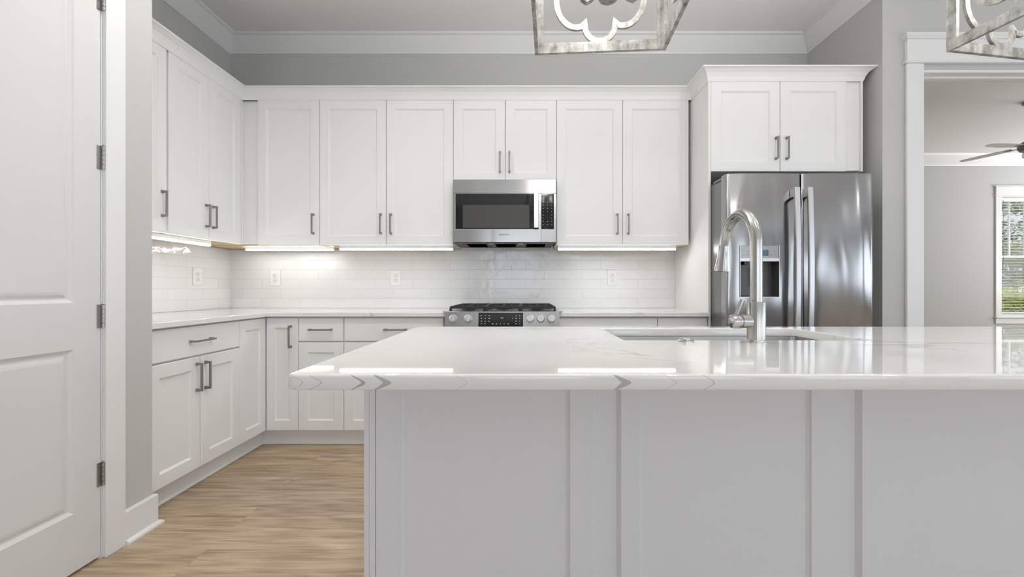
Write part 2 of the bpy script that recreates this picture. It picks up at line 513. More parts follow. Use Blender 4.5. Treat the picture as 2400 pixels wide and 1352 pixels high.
# casing of the opening to the next room
C0, C1 = 2.492, 2.604
t4 = MB()
t4.box(C0, C1, YO-.020, YO, 0, 2.535, .003)
t4.box(4.434, 4.546, YO-.020, YO, 0, 2.535, .003)
t4.box(C0-.016, 4.562, YO-.030, YO, 2.535, 2.549, .003)
t4.box(C0-.002, 4.548, YO-.024, YO, 2.549, 2.690, .002)
t4.sweep([(-.02, 2.690), (.004, 2.690), (.020, 2.708), (.020, 2.722), (-.02, 2.722)], [(C0-.002, YO), (C0-.002, YO-.024), (4.548, YO-.024)])
t4.box(OX0, OX0+.016, YO, YO+.13, 0, OZ).box(OX1-.016, OX1, YO, YO+.13, 0, OZ).box(OX0+.016, OX1-.016, YO, YO+.13, OZ-.016, OZ)
t4.box(C0, 4.546, YO+.131, YO+.150, OZ, OZ+.13, .002).box(OX0-.10, OX0, YO+.131, YO+.150, 0, OZ, .002)
t4.box(OX0+.016, OX1-.016, YO+.055, YO+.085, OZ-.028, OZ-.016)
struct(t4, 'trim_4', M['trim'])

# ------------------------------------------------------------------ windows
def window(n, axis, a0, a1, z0, z1, face, out, muntins=(1, 1)):
    """frame, sashes and glass in an opening; face = inner wall face coordinate; out=+1/-1 direction to outdoors"""
    def B(mb, p, q, d0, d1, zz0, zz1, bev=0):
        lo, hi = sorted((face+out*d0, face+out*d1))
        if axis == 'x': mb.box(p, q, lo, hi, zz0, zz1, bev)
        else: mb.box(lo, hi, p, q, zz0, zz1, bev)
    f = MB()
    B(f, a0-.088, a0, -.02, 0, z0, z1, .002); B(f, a1, a1+.088, -.02, 0, z0, z1, .002)
    B(f, a0-.105, a1+.105, -.030, 0, z1, z1+.013, .002)
    B(f, a0-.090, a1+.090, -.024, 0, z1+.013, z1+.14, .002)
    B(f, a0-.110, a1+.110, -.040, 0, z1+.14, z1+.158, .003)
    for p, q in ((a0, a0+.02), (a1-.02, a1)): B(f, p, q, 0, .12, z0, z1)
    B(f, a0+.02, a1-.02, 0, .12, z1-.02, z1); B(f, a0+.02, a1-.02, 0, .12, z0, z0+.02)
    o = struct(f, 'window_%d' % n, M['trim'])
    s = MB(); B(s, a0-.105, a1+.105, -.045, 0, z0-.02, z0, .003); B(s, a0-.088, a1+.088, -.018, 0, z0-.11, z0-.02, .002)
    s.build('window_sill', M['trim'], o)
    zm = (z0+z1)/2
    for (lo, hi, d) in ((zm-.02, z1-.02, .085), (z0+.02, zm+.02, .055)):
        m = MB()
        B(m, a0+.02, a0+.055, d, d+.028, lo, hi); B(m, a1-.055, a1-.02, d, d+.028, lo, hi)
        B(m, a0+.055, a1-.055, d, d+.028, lo, lo+.04); B(m, a0+.055, a1-.055, d, d+.028, hi-.04, hi)
        if lo > z0+.1:
            k = muntins[0]
            for i in range(1, k+1):
                xx = a0+(a1-a0)*i/(k+1); B(m, xx-.012, xx+.012, d, d+.02, lo+.04, hi-.04)
        sash = m.build('window_sash', M['trim'], o)
        g = MB(); B(g, a0+.055, a1-.055, d+.010, d+.014, lo+.04, hi-.04)
        g.build('glass_pane', M['glass'], sash)
    return o
window(1, 'x', 7.38, 8.35, .64, 2.50, 6.46, 1, (3, 1))
for i, (a, b) in enumerate(RW): window(2+i, 'x', a, b, .35, 2.55, -4.5, -1, (1, 1))
for i, (a, b) in enumerate(SW): window(5+i, 'y', a, b, .35, 2.55, 6.0, 1, (1, 1))
window(8, 'y', 3.4, 6.0, .55, 2.45, 10.0, 1, (2, 1))

# horizontal blind in the far window
bl = thing('window_blind', 'white slatted horizontal blind hanging open in the window of the next room', 'blind', (7.865, 6.478, 2.478))
MB().box(-.458, .458, -.002, .045, -.058, 0, .004).build('headrail', M['slat'], bl)
sl = MB()
z = -.085
while z > -1.74:
    zz = z
    a = sl.ring([(-.450, .000, zz-.004), (.450, .000, zz-.004), (.450, .020, zz+.001), (-.450, .020, zz+.001)])
    b = sl.ring([(-.450, .000, zz-.0065), (.450, .000, zz-.0065), (.450, .020, zz-.0015), (-.450, .020, zz-.0015)])
    sl.bridge(a, b); sl.cap(a); sl.cap(b, True)
    a = sl.ring([(-.450, .020, zz+.001), (.450, .020, zz+.001), (.450, .042, zz-.003), (-.450, .042, zz-.003)])
    b = sl.ring([(-.450, .020, zz-.0015), (.450, .020, zz-.0015), (.450, .042, zz-.0055), (-.450, .042, zz-.0055)])
    sl.bridge(a, b); sl.cap(a); sl.cap(b, True)
    z -= .0435
sl.build('slats', M['slat'], bl)
MB().box(-.452, .452, .004, .040, -1.790, -1.765, .003).build('bottom_rail', M['slat'], bl)
cd = MB()
for x in (-.37, 0, .37):
    cd.cyl((x, .0005, -.05), (x, .0005, -1.77), .0006, n=6)
    cd.cyl((x, .041, -.05), (x, .041, -1.77), .0006, n=6)
cd.build('ladder_cord', M['slat'], bl)
MB().cyl((-.425, -.008, -.04), (-.425, -.008, -1.02), .0025, n=8).lathe([(.003, 0), (.007, -.008), (.006, -.045), (.002, -.05)], 10, (-.425, -.008, -1.02)).build('tilt_wand', M['nickel_dark'], bl)

# ------------------------------------------------------------------ closet door
door = thing('door_1', None, None, (XP-.002, .852, .012))
door['kind'] = 'structure'
DW, DH = .811, 2.425
dm = MB()
def fq(a, b, c, d): dm.bm.faces.new([dm.bm.verts.new(p) for p in (a, b, c, d)])
P1 = (.098, DW-.098, .218, .833); P2 = (.098, DW-.098, 1.008, 2.29)
def rect(y0, y1, z0, z1, x=0): fq((x, y0, z0), (x, y1, z0), (x, y1, z1), (x, y0, z1))
rect(0, P1[0], 0, DH); rect(P1[1], DW, 0, DH)
rect(P1[0], P1[1], 0, P1[2]); rect(P1[0], P1[1], P1[3], P2[2]); rect(P1[0], P1[1], P2[3], DH)
for (y0, y1, z0, z1) in (P1, P2):
    prev = None
    for ins, dep in ((0, 0), (.004, -.004), (.013, -.010), (.019, -.0105), (.030, -.0055), (.040, -.004)):
        r = dm.ring([(dep, y0+ins, z0+ins), (dep, y1-ins, z0+ins), (dep, y1-ins, z1-ins), (dep, y0+ins, z1-ins)])
        if prev: dm.bridge(prev, r)
        prev = r
    dm.cap(prev)
T = -.036
fq((T, 0, 0), (T, 0, DH), (T, DW, DH), (T, DW, 0))
fq((0, 0, 0), (0, 0, DH), (T, 0, DH), (T, 0, 0)); fq((0, DW, 0), (T, DW, 0), (T, DW, DH), (0, DW, DH))
fq((0, 0, 0), (T, 0, 0), (T, DW, 0), (0, DW, 0)); fq((0, 0, DH), (0, DW, DH), (T, DW, DH), (T, 0, DH))
bmesh.ops.remove_doubles(dm.bm, verts=dm.bm.verts[:], dist=1e-5)
leaf = dm.build('door_leaf', plain('door_paint', (.735, .73, .725), .4), door)
for hz in (.290, .918, 1.548, 2.179):
    h = MB()
    zb = hz-.012
    h.box(.0005, .004, DW-.014, DW+.002, zb, zb+.092)
    for k in range(5):
        h.cyl((.0085, DW+.005, zb+.001+k*.0184), (.0085, DW+.005, zb+.0178+k*.0184), .0068, n=16)
    h.lathe([(.004, 0), (.006, .002), (.003, .006)], 12, (.0085, DW+.005, zb+.0925))
    h.build('door_hinge', M['hinge'], door, smooth=True)
k = MB().lathe([(.033, 0), (.033, .006), (.012, .010), (.012, .035), (.026, .045), (.028, .058), (.018, .068), (.002, .070)], 28, (0.0005, .065, .93), axis='x')
k.build('door_knob', M['satin'], door, smooth=True)

# ------------------------------------------------------------------ cabinet parts
def handle_mesh(L=.150, t=.0095, proud=.034):
    """square bar pull, vertical, centred at the origin, standing out towards -y"""
    mb = MB()
    mb.box(-t/2, t/2, -proud, -proud+.010, -L/2, L/2, .0012)
    for s in (-1, 1):
        zo = s*(L/2-.006)
        a = mb.ring([(-t/2, -proud+.008, zo-.005), (t/2, -proud+.008, zo-.005), (t/2, -proud+.008, zo+.005), (-t/2, -proud+.008, zo+.005)])
        b = mb.ring([(-.0065, -.0005, zo-.0085), (.0065, -.0005, zo-.0085), (.0065, -.0005, zo+.0085), (-.0065, -.0005, zo+.0085)])
        mb.bridge(a, b); mb.cap(a, True); mb.cap(b)
    return mb
HANDLE = handle_mesh().build('handle', M['nickel_dark'])
hme = HANDLE.data
bpy.data.objects.remove(HANDLE)
def add_handle(parent, x, z, horizontal=False):
    o = bpy.data.objects.new('handle', hme); COL.objects.link(o); o.parent = parent
    o.location = (x, 0, z)
    if horizontal: o.rotation_euler = (0, PI/2, 0)
    return o

def shaker(w, h, mat, parent, loc, rz=0, stile=.066, rail=None, name='door', slab=False):
    mb = MB(); rail = stile if rail is None else rail
    def R(ix, iz, y): return mb.ring([(ix, y, iz), (w-ix, y, iz), (w-ix, y, h-iz), (ix, y, h-iz)])
    back = R(0, 0, .020); r1 = R(0, 0, .0025); r2 = R(.0025, .0025, 0)
    mb.cap(back); mb.bridge(back, r1); mb.bridge(r1, r2)
    if slab:
        mb.cap(r2)
    else:
        r3 = R(stile, rail, 0); r4 = R(stile+.0015, rail+.0015, .0030); r5 = R(stile+.006, rail+.006, .0052); r6 = R(stile+.009, rail+.009, .0095)
        mb.bridge(r2, r3); mb.bridge(r3, r4); mb.bridge(r4, r5); mb.bridge(r5, r6); mb.cap(r6)
    return mb.build(name, mat, parent, loc=loc, rz=rz)

G = .0016
UZ0, UZ1 = 1.395, 2.474
def upper(label, loc, rz, w, doors, z0=UZ0, z1=UZ1, depth=.345, group=None, left_fill=0, right_fill=0, cat='cabinet', under=True, name='wall_cabinet'):
    """doors: (x0, x1, handle_x or None, handle_z)"""
    c = thing(name, label, cat, loc, rz, group)
    H = z1-z0
    MB().box(-left_fill, w+right_fill, .0205, depth-.002, .008, H-.001).build('cabinet_body', M['cab'], c)
    if under:
        MB().box(-left_fill+.012, w+right_fill-.012, .034, depth-.012, .002, .0075).build('underside_panel', M['maple'], c)
    for (x0, x1, hx, hz) in doors:
        d = shaker(x1-x0-2*G, H-.004, M['cab'], c, (x0+G, 0, .002))
        if hx is not None: add_handle(d, hx-x0-G, hz-z0-.002)
    return c
def px(x, s): return (x-1225)/s
SU, SB = 980/3.10, 980/2.82
YU = 3.10
XUL = -2.080
HZ = 1.074+(676-525)/SU
# back run, left to right
xa, xb, xc, xd = px(603, SU), px(748.5, SU), px(1062.5, SU), px(1304.5, SU)
xe = px(1616, SU)
upper('white one-door wall cabinet nearest the left corner of the back wall', (xa, YU, UZ0), 0, xb-xa,
      [(0, xb-xa, px(735, SU)-xa, HZ)], left_fill=xa-XL-.006)
xm = px(905, SU)
upper('tall white two-door wall cabinet directly left of the microwave', (xb, YU, UZ0), 0, xc-xb,
      [(0, xm-xb, px(893, SU)-xb, HZ), (xm-xb, xc-xb, px(917, SU)-xb, HZ)])
xk = px(1184, SU)
MZ0 = 1.074+(676-425)/SU
upper('short white two-door wall cabinet sitting on top of the microwave', (xc, YU, MZ0), 0, xd-xc,
      [(0, xk-xc, px(1172, SU)-xc, 1.074+(676-380.5)/SU), (xk-xc, xd-xc, px(1194, SU)-xc, 1.074+(676-380.5)/SU)], z0=MZ0, under=False)
xn = px(1459.5, SU)
upper('tall white two-door wall cabinet between the microwave and the refrigerator enclosure', (xd, YU, UZ0), 0, xe-xd-.004,
      [(0, xn-xd, px(1446.5, SU)-xd, HZ), (xn-xd, xe-xd-.004, px(1472, SU)-xd, HZ)])
# left run (faces +x): local x runs along +y
def yx(x, X): return 980*X/(x-1225)
y2, y1 = yx(490.5, XUL), yx(395, XUL)
LCAB = upper('white two-door wall cabinet on the left wall, beside the inner corner', (XUL, y1, UZ0), PI/2, .635,
      [(0, y2-y1, y2-y1-.030, HZ), (y2-y1, .635, y2-y1+.030, HZ)], depth=.333, right_fill=.027)
MB().box(.6365, .6625, .001, .0195, .008, UZ1-UZ0-.002).build('corner_filler', M['cab'], LCAB)
upper('white wall cabinet on the left wall partly hidden behind the grey wall end', (XUL, YP+.020, UZ0), PI/2, y1-YP-.022,
      [(0, y1-YP-.030, y1-YP-.066, HZ+.012)], depth=.333)
# cabinet above the refrigerator
fx0, fx1, fxm = px(1666, SB), px(1985, SB), px(1828.5, SB)
FZ0 = 1.862
XFR0 = px(2021, SB)
FCAB = upper('deep white two-door cabinet above the stainless refrigerator', (fx0, 2.82, FZ0), 0, fx1-fx0,
      [(0, fxm-fx0, px(1818, SB)-fx0, 1.074+(676-348)/SB), (fxm-fx0, fx1-fx0, px(1843, SB)-fx0, 1.074+(676-348)/SB)],
      z0=FZ0, z1=2.474, depth=.61, right_fill=px(2021, SB)-fx1-.014, under=False)
pn = thing('refrigerator_side_panel', 'tall white side panel between the counter end and the refrigerator', 'panel', (1.252, 2.822, 0.0005))
MB().box(0, .018, 0, .626, 0, 2.474, .001).build('panel_board', M['cab'], pn)
MB().box(0, fx0-1.252-.002, -.0015, -.0002, 0, 2.474).build('panel_edge', M['cab'], pn)
MB().box(fx1+.0025, XFR0-.013, 2.829, 2.8395, FZ0+.009, 2.4735).build('face_filler', M['cab'], FCAB).location = (-fx0, -2.82, -FZ0)
pr = thing('refrigerator_end_strip', 'narrow white filler strip at the right end of the cabinet above the refrigerator', 'trim', (px(2021, SB)-.012, 2.815, FZ0))
MB().box(0, .012, 0, .63, 0, 2.474-FZ0, .001).build('filler_strip', M['cab'], pr)

# crown over the cabinets
CP = [(.0005, 2.4690), (.004, 2.4690), (.0075, 2.480), (.012, 2.498), (.024, 2.520), (.044, 2.538), (.058, 2.543), (.058, 2.552), (.0005, 2.552)]
XFR = px(2021, SB)
cm = MB().sweep(CP, [(XUL, YP+.018), (XUL, YU), (1.252, YU), (1.252, 2.82), (XFR, 2.82), (XFR, YB-.01)])
tag(cm.build('crown_moulding', M['cab']), 'white cove crown moulding running along the tops of the wall cabinets', 'moulding')
cb = MB().box(XL+.003, XUL, YP+.02, YU, 2.5405, 2.5455).box(XL+.003, 1.25, YU, YB-.003, 2.5405, 2.5455).box(1.254, XFR, 2.822, YB-.003, 2.5405, 2.5455)
tag(cb.build('cabinet_dust_cover', M['cab']), 'white board closing the tops of the wall cabinets behind their crown', 'panel')

# ---- base cabinets
BZ0, BZ1 = .114, .8835
YBF, XBL = 2.82, -1.732
def base(label, loc, rz, w, doors=(), drawers=(), depth=.625, lf=0, rf=0, toe=True):
    c = thing('base_cabinet', label, 'cabinet', loc, rz)
    MB().box(-lf, w+rf, .0205, depth, BZ0, BZ1-.001).build('cabinet_body', M['cab'], c)
    if toe:
        MB().box(-lf, w+rf, .073, .087, .001, BZ0).sweep([(0, .001), (.012, .001), (.012, .007), (.008, .013), (0, .016)], [(-lf, .073), (w+rf, .073)]).build('toe_kick', M['cab'], c)
    for (x0, x1, z0, z1, hx, hz) in doors:
        d = shaker(x1-x0-2*G, z1-z0, M['cab'], c, (x0+G, 0, z0), stile=.062 if x1-x0 > .24 else .055, rail=.066)
        if hx is not None: add_handle(d, hx-x0-G, hz-z0)
    for (x0, x1, z0, z1, hx) in drawers:
        d = shaker(x1-x0-2*G-.002, z1-z0, M['cab'], c, (x0+G+.001, 0, z0), name='drawer', slab=True)
        add_handle(d, hx-x0-G, (z1-z0)/2, True)
    return c
DT, DB, DTOP = .8755, .7195, .710
# left run
ylb0, ylm, ylb1 = yx(346, XBL), yx(470.5, XBL), yx(562.5, XBL)
WL = ylb1-ylb0
hz_l = .890-.0 if False else None
base('white base cabinet on the left wall with one wide drawer over two doors', (XBL, ylb0, 0), PI/2, WL,
     doors=[(0, ylm-ylb0, .117, DTOP, ylm-ylb0-.030, .6035), (ylm-ylb0, WL, .117, DTOP, ylm-ylb0+.030, .6035)],
     drawers=[(0, WL, DB, DT, WL/2)], depth=.675, lf=.030)
# corner cabinet: two narrow doors meeting in the inner corner
cc = thing('corner_cabinet', 'white corner base cabinet whose two narrow doors meet in the inner corner', 'cabinet', (XBL, YBF, 0))
LB = YBF-ylb1; RBx = px(698.5, SB)-XBL
MB().prism([(-.675, -LB+.001), (-.0205, -LB+.001), (-.0205, .0205), (RBx, .0205), (RBx, .62), (-.675, .62)], 'z', BZ0, BZ1-.001).build('cabinet_body', M['cab'], cc)
MB().prism([(-.087, -LB+.001), (-.073, -LB+.001), (-.073, .073), (RBx, .073), (RBx, .087), (-.087, .087)], 'z', .001, BZ0)\
    .sweep([(0, .001), (.012, .001), (.012, .007), (.008, .013), (0, .016)], [(-.073, -LB+.001), (-.073, .073), (RBx, .073)]).build('toe_kick', M['cab'], cc)
shaker(LB-.004, DT-.117, M['cab'], cc, (0, -LB+G, .117), rz=PI/2, stile=.055, rail=.066)
dd = shaker(RBx-.004, DT-.117, M['cab'], cc, (.0025, 0, .117), stile=.055, rail=.066)
add_handle(dd, px(682, SB)-XBL-.0025, .8755-.075-.050-.117+.0)
# back run
xg, xh, xi = px(698.5, SB), px(805.5, SB), px(1040.5, SB)
base('narrow white base cabinet with a drawer over one door, right of the corner cabinet', (xg, YBF, 0), 0, xh-xg,
     doors=[(0, xh-xg, .117, DTOP, None, 0)], drawers=[(0, xh-xg, DB, DT, (xh-xg)/2)])
base('wide white base cabinet left of the range, mostly hidden by the island', (xh, YBF, 0), 0, xi-xh,
     doors=[(0, (xi-xh)/2, .117, DTOP, (xi-xh)/2-.03, .60), ((xi-xh)/2, xi-xh, .117, DTOP, (xi-xh)/2+.03, .60)],
     drawers=[(0, xi-xh, DB, DT, px(927, SB)-xh)])
xj, xl = px(1309.5, SB), px(1541.5, SB)
base('wide white base cabinet right of the range, seen just over the island', (xj, YBF, 0), 0, xl-xj,
     doors=[(0, (xl-xj)/2, .117, DTOP, (xl-xj)/2-.03, .60), ((xl-xj)/2, xl-xj, .117, DTOP, (xl-xj)/2+.03, .60)],
     drawers=[(0, xl-xj, DB, DT, (xl-xj)/2)])
base('narrow white base cabinet beside the tall refrigerator panel', (xl, YBF, 0), 0, 1.249-xl,
     doors=[(0, 1.249-xl, .117, DTOP, .03, .60)], drawers=[(0, 1.249-xl, DB, DT, (1.249-xl)/2)])

# ---- perimeter countertops (rounded front edges)
def slab_poly(poly, z0, z1, r, round_edges):
    """extruded polygon with a small chamfered profile on its vertical outline"""
    mb = MB()
    def off(d):
        n = len(poly); out = []
        for i, p in enumerate(poly):
            a = Vector(poly[i-1]); b = Vector(p); c = Vector(poly[(i+1) % n])
            d1 = (b-a).normalized(); d2 = (c-b).normalized()
            n1 = Vector((-d1.y, d1.x)); n2 = Vector((-d2.y, d2.x))
            m = (n1+n2)/(1+n1.dot(n2)); out.append((b.x+m.x*d, b.y+m.y*d))
        return out
    rings = []
    for ins, z in ((r, z0), (r*.3, z0+r*.3), (0, z0+r), (0, z1-r), (r*.3, z1-r*.3), (r, z1)):
        rings.append(mb.ring([(x, y, z) for x, y in off(ins)]))
    for a, b in zip(rings, rings[1:]): mb.bridge(a, b)
    mb.cap(rings[0], True); mb.cap(rings[-1])
    return mb
CT0, CT1 = .8845, .914
XCF, YCF = -1.707, 2.795
RX0, RX1 = -.5135, .2435
poly = [(XL+.002, YP+.019), (XCF, YP+.019), (XCF, YCF), (RX0-.003, YCF), (RX0-.003, YB-.003), (XL+.002, YB-.003)]
tag(slab_poly(poly, CT0, CT1, .004, None).build('countertop', M['quartz']), 'L-shaped veined white quartz countertop running round the left corner up to the range', 'countertop')
poly = [(RX1+.003, YCF), (1.2515, YCF), (1.2515, YB-.003), (RX1+.003, YB-.003)]
tag(slab_poly(poly, CT0, CT1, .004, None).build('countertop', M['quartz']), 'short veined white quartz countertop between the range and the refrigerator panel', 'countertop')

# ---- tile backsplashes
tag(MB().box(XL+.0095, 1.251, YB-.009, YB-.0005, .9145, 1.394).box(xc+.004, xd-.004, YB-.009, YB-.0005, 1.395, 1.43).build('tile_backsplash', M['tile_x']),
    'glossy white hand-made subway tile backsplash on the back wall behind the range', 'backsplash')
tag(MB().box(XL+.0005, XL+.009, YP+.019, YB-.0005, .9145, 1.394).build('tile_backsplash', M['tile_y']),
    'glossy white subway tile backsplash on the left wall beside the corner', 'backsplash')

# ---- outlets
def outlet(label, loc, rz):
    o = thing('wall_outlet', label, 'outlet', loc, rz, 'outlets in the tile backsplash')
    MB().box(-.0425, .0425, -.006, 0, -.065, .065, .003, 2).build('cover_plate', M['plastic'], o)
    for s in (-1, 1):
        zc_ = s*.0205
        r = MB().lathe([(.0165, 0), (.0165, -.0035), (.015, -.0045)], 24, (0, -.006, zc_), axis='y').build('receptacle', M['plastic'], o, smooth=True)
        m = MB().box(-.0078, -.0052, -.0118, -.0105, zc_+.001, zc_+.0085).box(.0052, .0078, -.0118, -.0105, zc_+.001, zc_+.0075)
        m.lathe([(.0028, -.0105), (.0028, -.0118)], 12, (0, 0, zc_-.0075), axis='y')
        m.build('slots', M['slot2'], r)
    MB().lathe([(.0035, 0), (.003, -.0015)], 10, (0, -.006, 0), axis='y').build('screw', M['plastic'], o)
    return o
SW_ = 980/3.441
oz = 1.074+(676-651)/SW_
outlet('white duplex outlet on the back wall tile near the left corner', (px(646, SW_), YB-.0095, oz), 0)
outlet('white duplex outlet on the back wall tile left of the range', (px(928, SW_), YB-.0095, oz), 0)
outlet('white duplex outlet on the back wall tile right of the range', (px(1435, SW_), YB-.0095, oz), 0)
outlet('white duplex outlet on the left wall tile', (XL+.0095, yx(462, XL+.01), oz), PI/2)

# ---- under-cabinet light bars
def light_bar(label, loc, rz, L, w=.020, drop=.034):
    o = thing('under_cabinet_light', label, 'light', loc, rz, 'LED bars under the wall cabinets')
    MB().box(0, L, 0, w, -drop+.0115, 0, .001).box(0, L, w-.003, w, -drop-.0005, -drop+.0115).box(0, .0035, 0, w-.003, -drop-.0005, -drop+.0115).box(L-.0035, L, 0, w-.003, -drop-.0005, -drop+.0115).build('housing', M['plastic'], o)
    MB().box(.004, L-.004, .0005, w-.0033, -drop, -drop+.0113, .002).build('diffuser', M['led'], o)
    return o
zb = UZ0+.0012
light_bar('glowing LED bar under the cabinet left of the microwave', (px(797, 980/3.15), 3.135, zb), 0, px(1063, 980/3.15)-px(797, 980/3.15))
light_bar('glowing LED bar under the cabinet right of the microwave', (px(1307, 980/3.15), 3.135, zb), 0, px(1583, 980/3.15)-px(1307, 980/3.15))
light_bar('LED bar set back under the corner wall cabinet on the back wall', (-2.19, 3.30, zb), 0, .70, drop=.022)
light_bar('glowing LED bar under the wall cabinets on the left wall', (XUL-.045, YP+.05, zb), PI/2, yx(490, XUL-.06)-YP-.05)

# ------------------------------------------------------------------ microwave
MWX = (px(1062, 980/3.035), px(1303.5, 980/3.035))
MWW = MWX[1]-MWX[0]
mw = thing('microwave', 'stainless over-the-range microwave with black glass door above the range', 'microwave', (MWX[0], 3.035, 1.4115))
s_ = 980/3.035
def mx(x): return px(x, s_)-MWX[0]
def mz(y): return 1.074+(676-y)/s_-1.4115
MH = MZ0-1.4115-.002
MB().box(.004, MWW-.004, .030, .405, .012, MH, .002).build('housing', M['side_grey'], mw)
# curved front: top grille strip, door and control column
MB().box(0, MWW, 0, .029, mz(453.5)+.0015, MH, .003, 2).build('top_trim', M['steel'], mw)
dz1 = mz(453.5)
dr = MB()
xs0, xs1 = 0, mx(1267.6)
gx0, gx1, gz0, gz1 = mx(1068), mx(1262), mz(537), mz(454.5)
def frame_strip(mb, x0, x1, z0, z1, hx0, hx1, hz0, hz1, y0, y1, bev=.002):
    mb.box(x0, x1, y0, y1, z0, hz0); mb.box(x0, x1, y0, y1, hz1, z1) if z1 > hz1 else None
    mb.box(x0, hx0, y0, y1, hz0, hz1); mb.box(hx1, x1, y0, y1, hz0, hz1)
frame_strip(dr, xs0, xs1, 0, dz1, gx0, mx(1262.5), gz0, gz1, 0, .029)
door_o = dr.build('door', M['steel'], mw)
MB().box(gx0+.0005, gx1, .0015, .020, gz0+.0005, gz1, .002).build('door_glass', M['black_glass'], door_o)
wx0, wx1, wz0, wz1 = mx(1084.5), mx(1240.5), mz(534), mz(480)
MB().box(wx0, wx1, .0008, .0014, wz0, wz1).build('window_screen', M['mesh_glass'], door_o)
hb = MB().box(mx(1251), mx(1261.5), -.038, -.026, mz(535.5), mz(453.8), .002, 2)
hb.box(mx(1252.5), mx(1260), -.027, .0015, mz(534), mz(530)).box(mx(1252.5), mx(1260), -.027, .0015, mz(459), mz(455))
hb.build('handle', M['handle_steel'], door_o)
MB().box(gx0-.004, mx(1262), -.001, .0015, gz0-.004, gz0-.0002).build('door_bead', M['handle_steel'], door_o)
cp = MB()
frame_strip(cp, mx(1268.4), MWW, 0, dz1, mx(1268.8), mx(1298.2), gz0, gz1, 0, .029)
cpo = cp.build('control_panel', M['steel'], mw)
MB().box(mx(1262.8), mx(1298), .0010, .018, gz0+.0005, gz1, .001).build('touch_glass', M['black_glass'], cpo)
kp = MB()
for r_ in range(8):
    for c_ in range(3):
        if r_ in (2, 3) and c_ == 1: continue
        kx = mx(1272.5)+c_*.030; kz = mz(527)+r_*.0235
        kp.box(kx, kx+.0045+.002*(r_ % 2), .0003, .0009, kz, kz+.0035)
kp.build('keypad_print', M['print'], cpo)
tx = text_mesh('brand_lettering', 'BOSCH', .0155, M['ink'], mw, (mx(1184.5), -.0008, mz(550)), bold=0, spacing=1.15)
cr = MB().lathe([(.0068, -.0008), (.0068, .0002)], 24, (mx(1172), 0, mz(550)), axis='y').build('emblem', M['ink'], mw)
MB().lathe([(.0055, -.0014), (.0055, -.0009)], 24, (mx(1172), 0, mz(550)), axis='y').build('emblem_disc', M['steel'], cr)
MB().box(mx(1170.6), mx(1171.2), -.0018, -.0015, mz(550)-.004, mz(550)+.004).box(mx(1172.8), mx(1173.4), -.0018, -.0015, mz(550)-.004, mz(550)+.004).box(mx(1170.6), mx(1173.4), -.0018, -.0015, mz(550)-.0004, mz(550)+.0004).build('emblem_mark', M['ink'], cr)
un = MB().box(.012, MWW-.012, .004, .400, -.004, .0115).build('underside', M['vent'], mw)
uf = MB()
for (a, b) in ((.085, .235), (.30, .455), (.53, .68)):
    uf.box(a, b, .055, .30, -.0075, -.0045, .001)
uf.build('grease_filter', M['handle_steel'], un)
for a in (.25, .47): MB().box(a, a+.04, .06, .12, -.007, -.0045).build('cooktop_lamp', M['print'], un)

# ------------------------------------------------------------------ range
rg = thing('gas_range', 'stainless slide-in gas range with black grates and five knobs', 'range', (RX0, 2.795, 0))
RW_ = RX1-RX0
MB().box(.002, RW_-.002, .03, .63, .08, .885).box(.03, RW_-.03, .06, .60, 0.001, .08).build('oven_body', M['side_grey'], rg)
# cooktop deck with ears that lap over the counters
ct = MB().box(.0, RW_, -.02, .645, .915, .9225, .001).box(-.012, RW_+.012, .02, .64, .9165, .9215, .001)
ct.build('cooktop', M['steel'], rg)
# slanted control panel
prof = [(.028, .9150), (-.030, .9240), (-.036, .9220), (-.060, .800), (-.040, .795), (.028, .795)]
cpn = MB().prism(prof, 'x', .001, RW_-.001)
for sx in (0, 1):
    x0 = -.020 if sx == 0 else RW_+.0005
    p2 = [(.018, .9165), (-.030, .9240), (-.034, .9150), (.018, .9155)]
    a = cpn.ring([(.0005 if sx == 0 else RW_-.0005, y, z) for y, z in p2]); b = cpn.ring([(-.017 if sx == 0 else RW_+.017, y+(.012 if i in (1, 2) else 0), max(z, .9160)) for i, (y, z) in enumerate(p2)])
    cpn.bridge(a, b); cpn.cap(a); cpn.cap(b, True)
cpo2 = cpn.build('control_panel', M['steel'], rg)
# knobs on the slanted face
slope = math.atan2(.024, .122)
def face_y(z): return -.036-(.922-z)*(.024/.122)
nrm = Vector((0, -math.cos(slope), math.sin(slope)))
s2 = 980/2.755
def rx(x): return px(x, s2)-RX0
knob_proto = None
for kx in (1063, 1097.5, 1242.5, 1267, 1291.5):
    z = 1.074-(747-676)/s2
    k = MB().lathe([(.0265, .0), (.0265, .004), (.0235, .006), (.0235, .030), (.021, .033), (.001, .033)], 36, axis='y', c=(0, 0, 0))
    k.bm.verts.ensure_lookup_table()
    k.box(-.0065, .0065, .030, .044, -.023, .023, .002)
    k.box(-.003, .003, .006, .030, -.0275, -.022)
    bmesh.ops.rotate(k.bm, verts=k.bm.verts[:], cent=(0, 0, 0), matrix=Matrix.Rotation(PI, 3, 'Z'))
    bmesh.ops.rotate(k.bm, verts=k.bm.verts[:], cent=(0, 0, 0), matrix=Matrix.Rotation(-slope, 3, 'X'))
    o = k.build('knob', M['handle_steel'], rg, smooth=30)
    o.location = (rx(kx), face_y(z)-.0005, z)
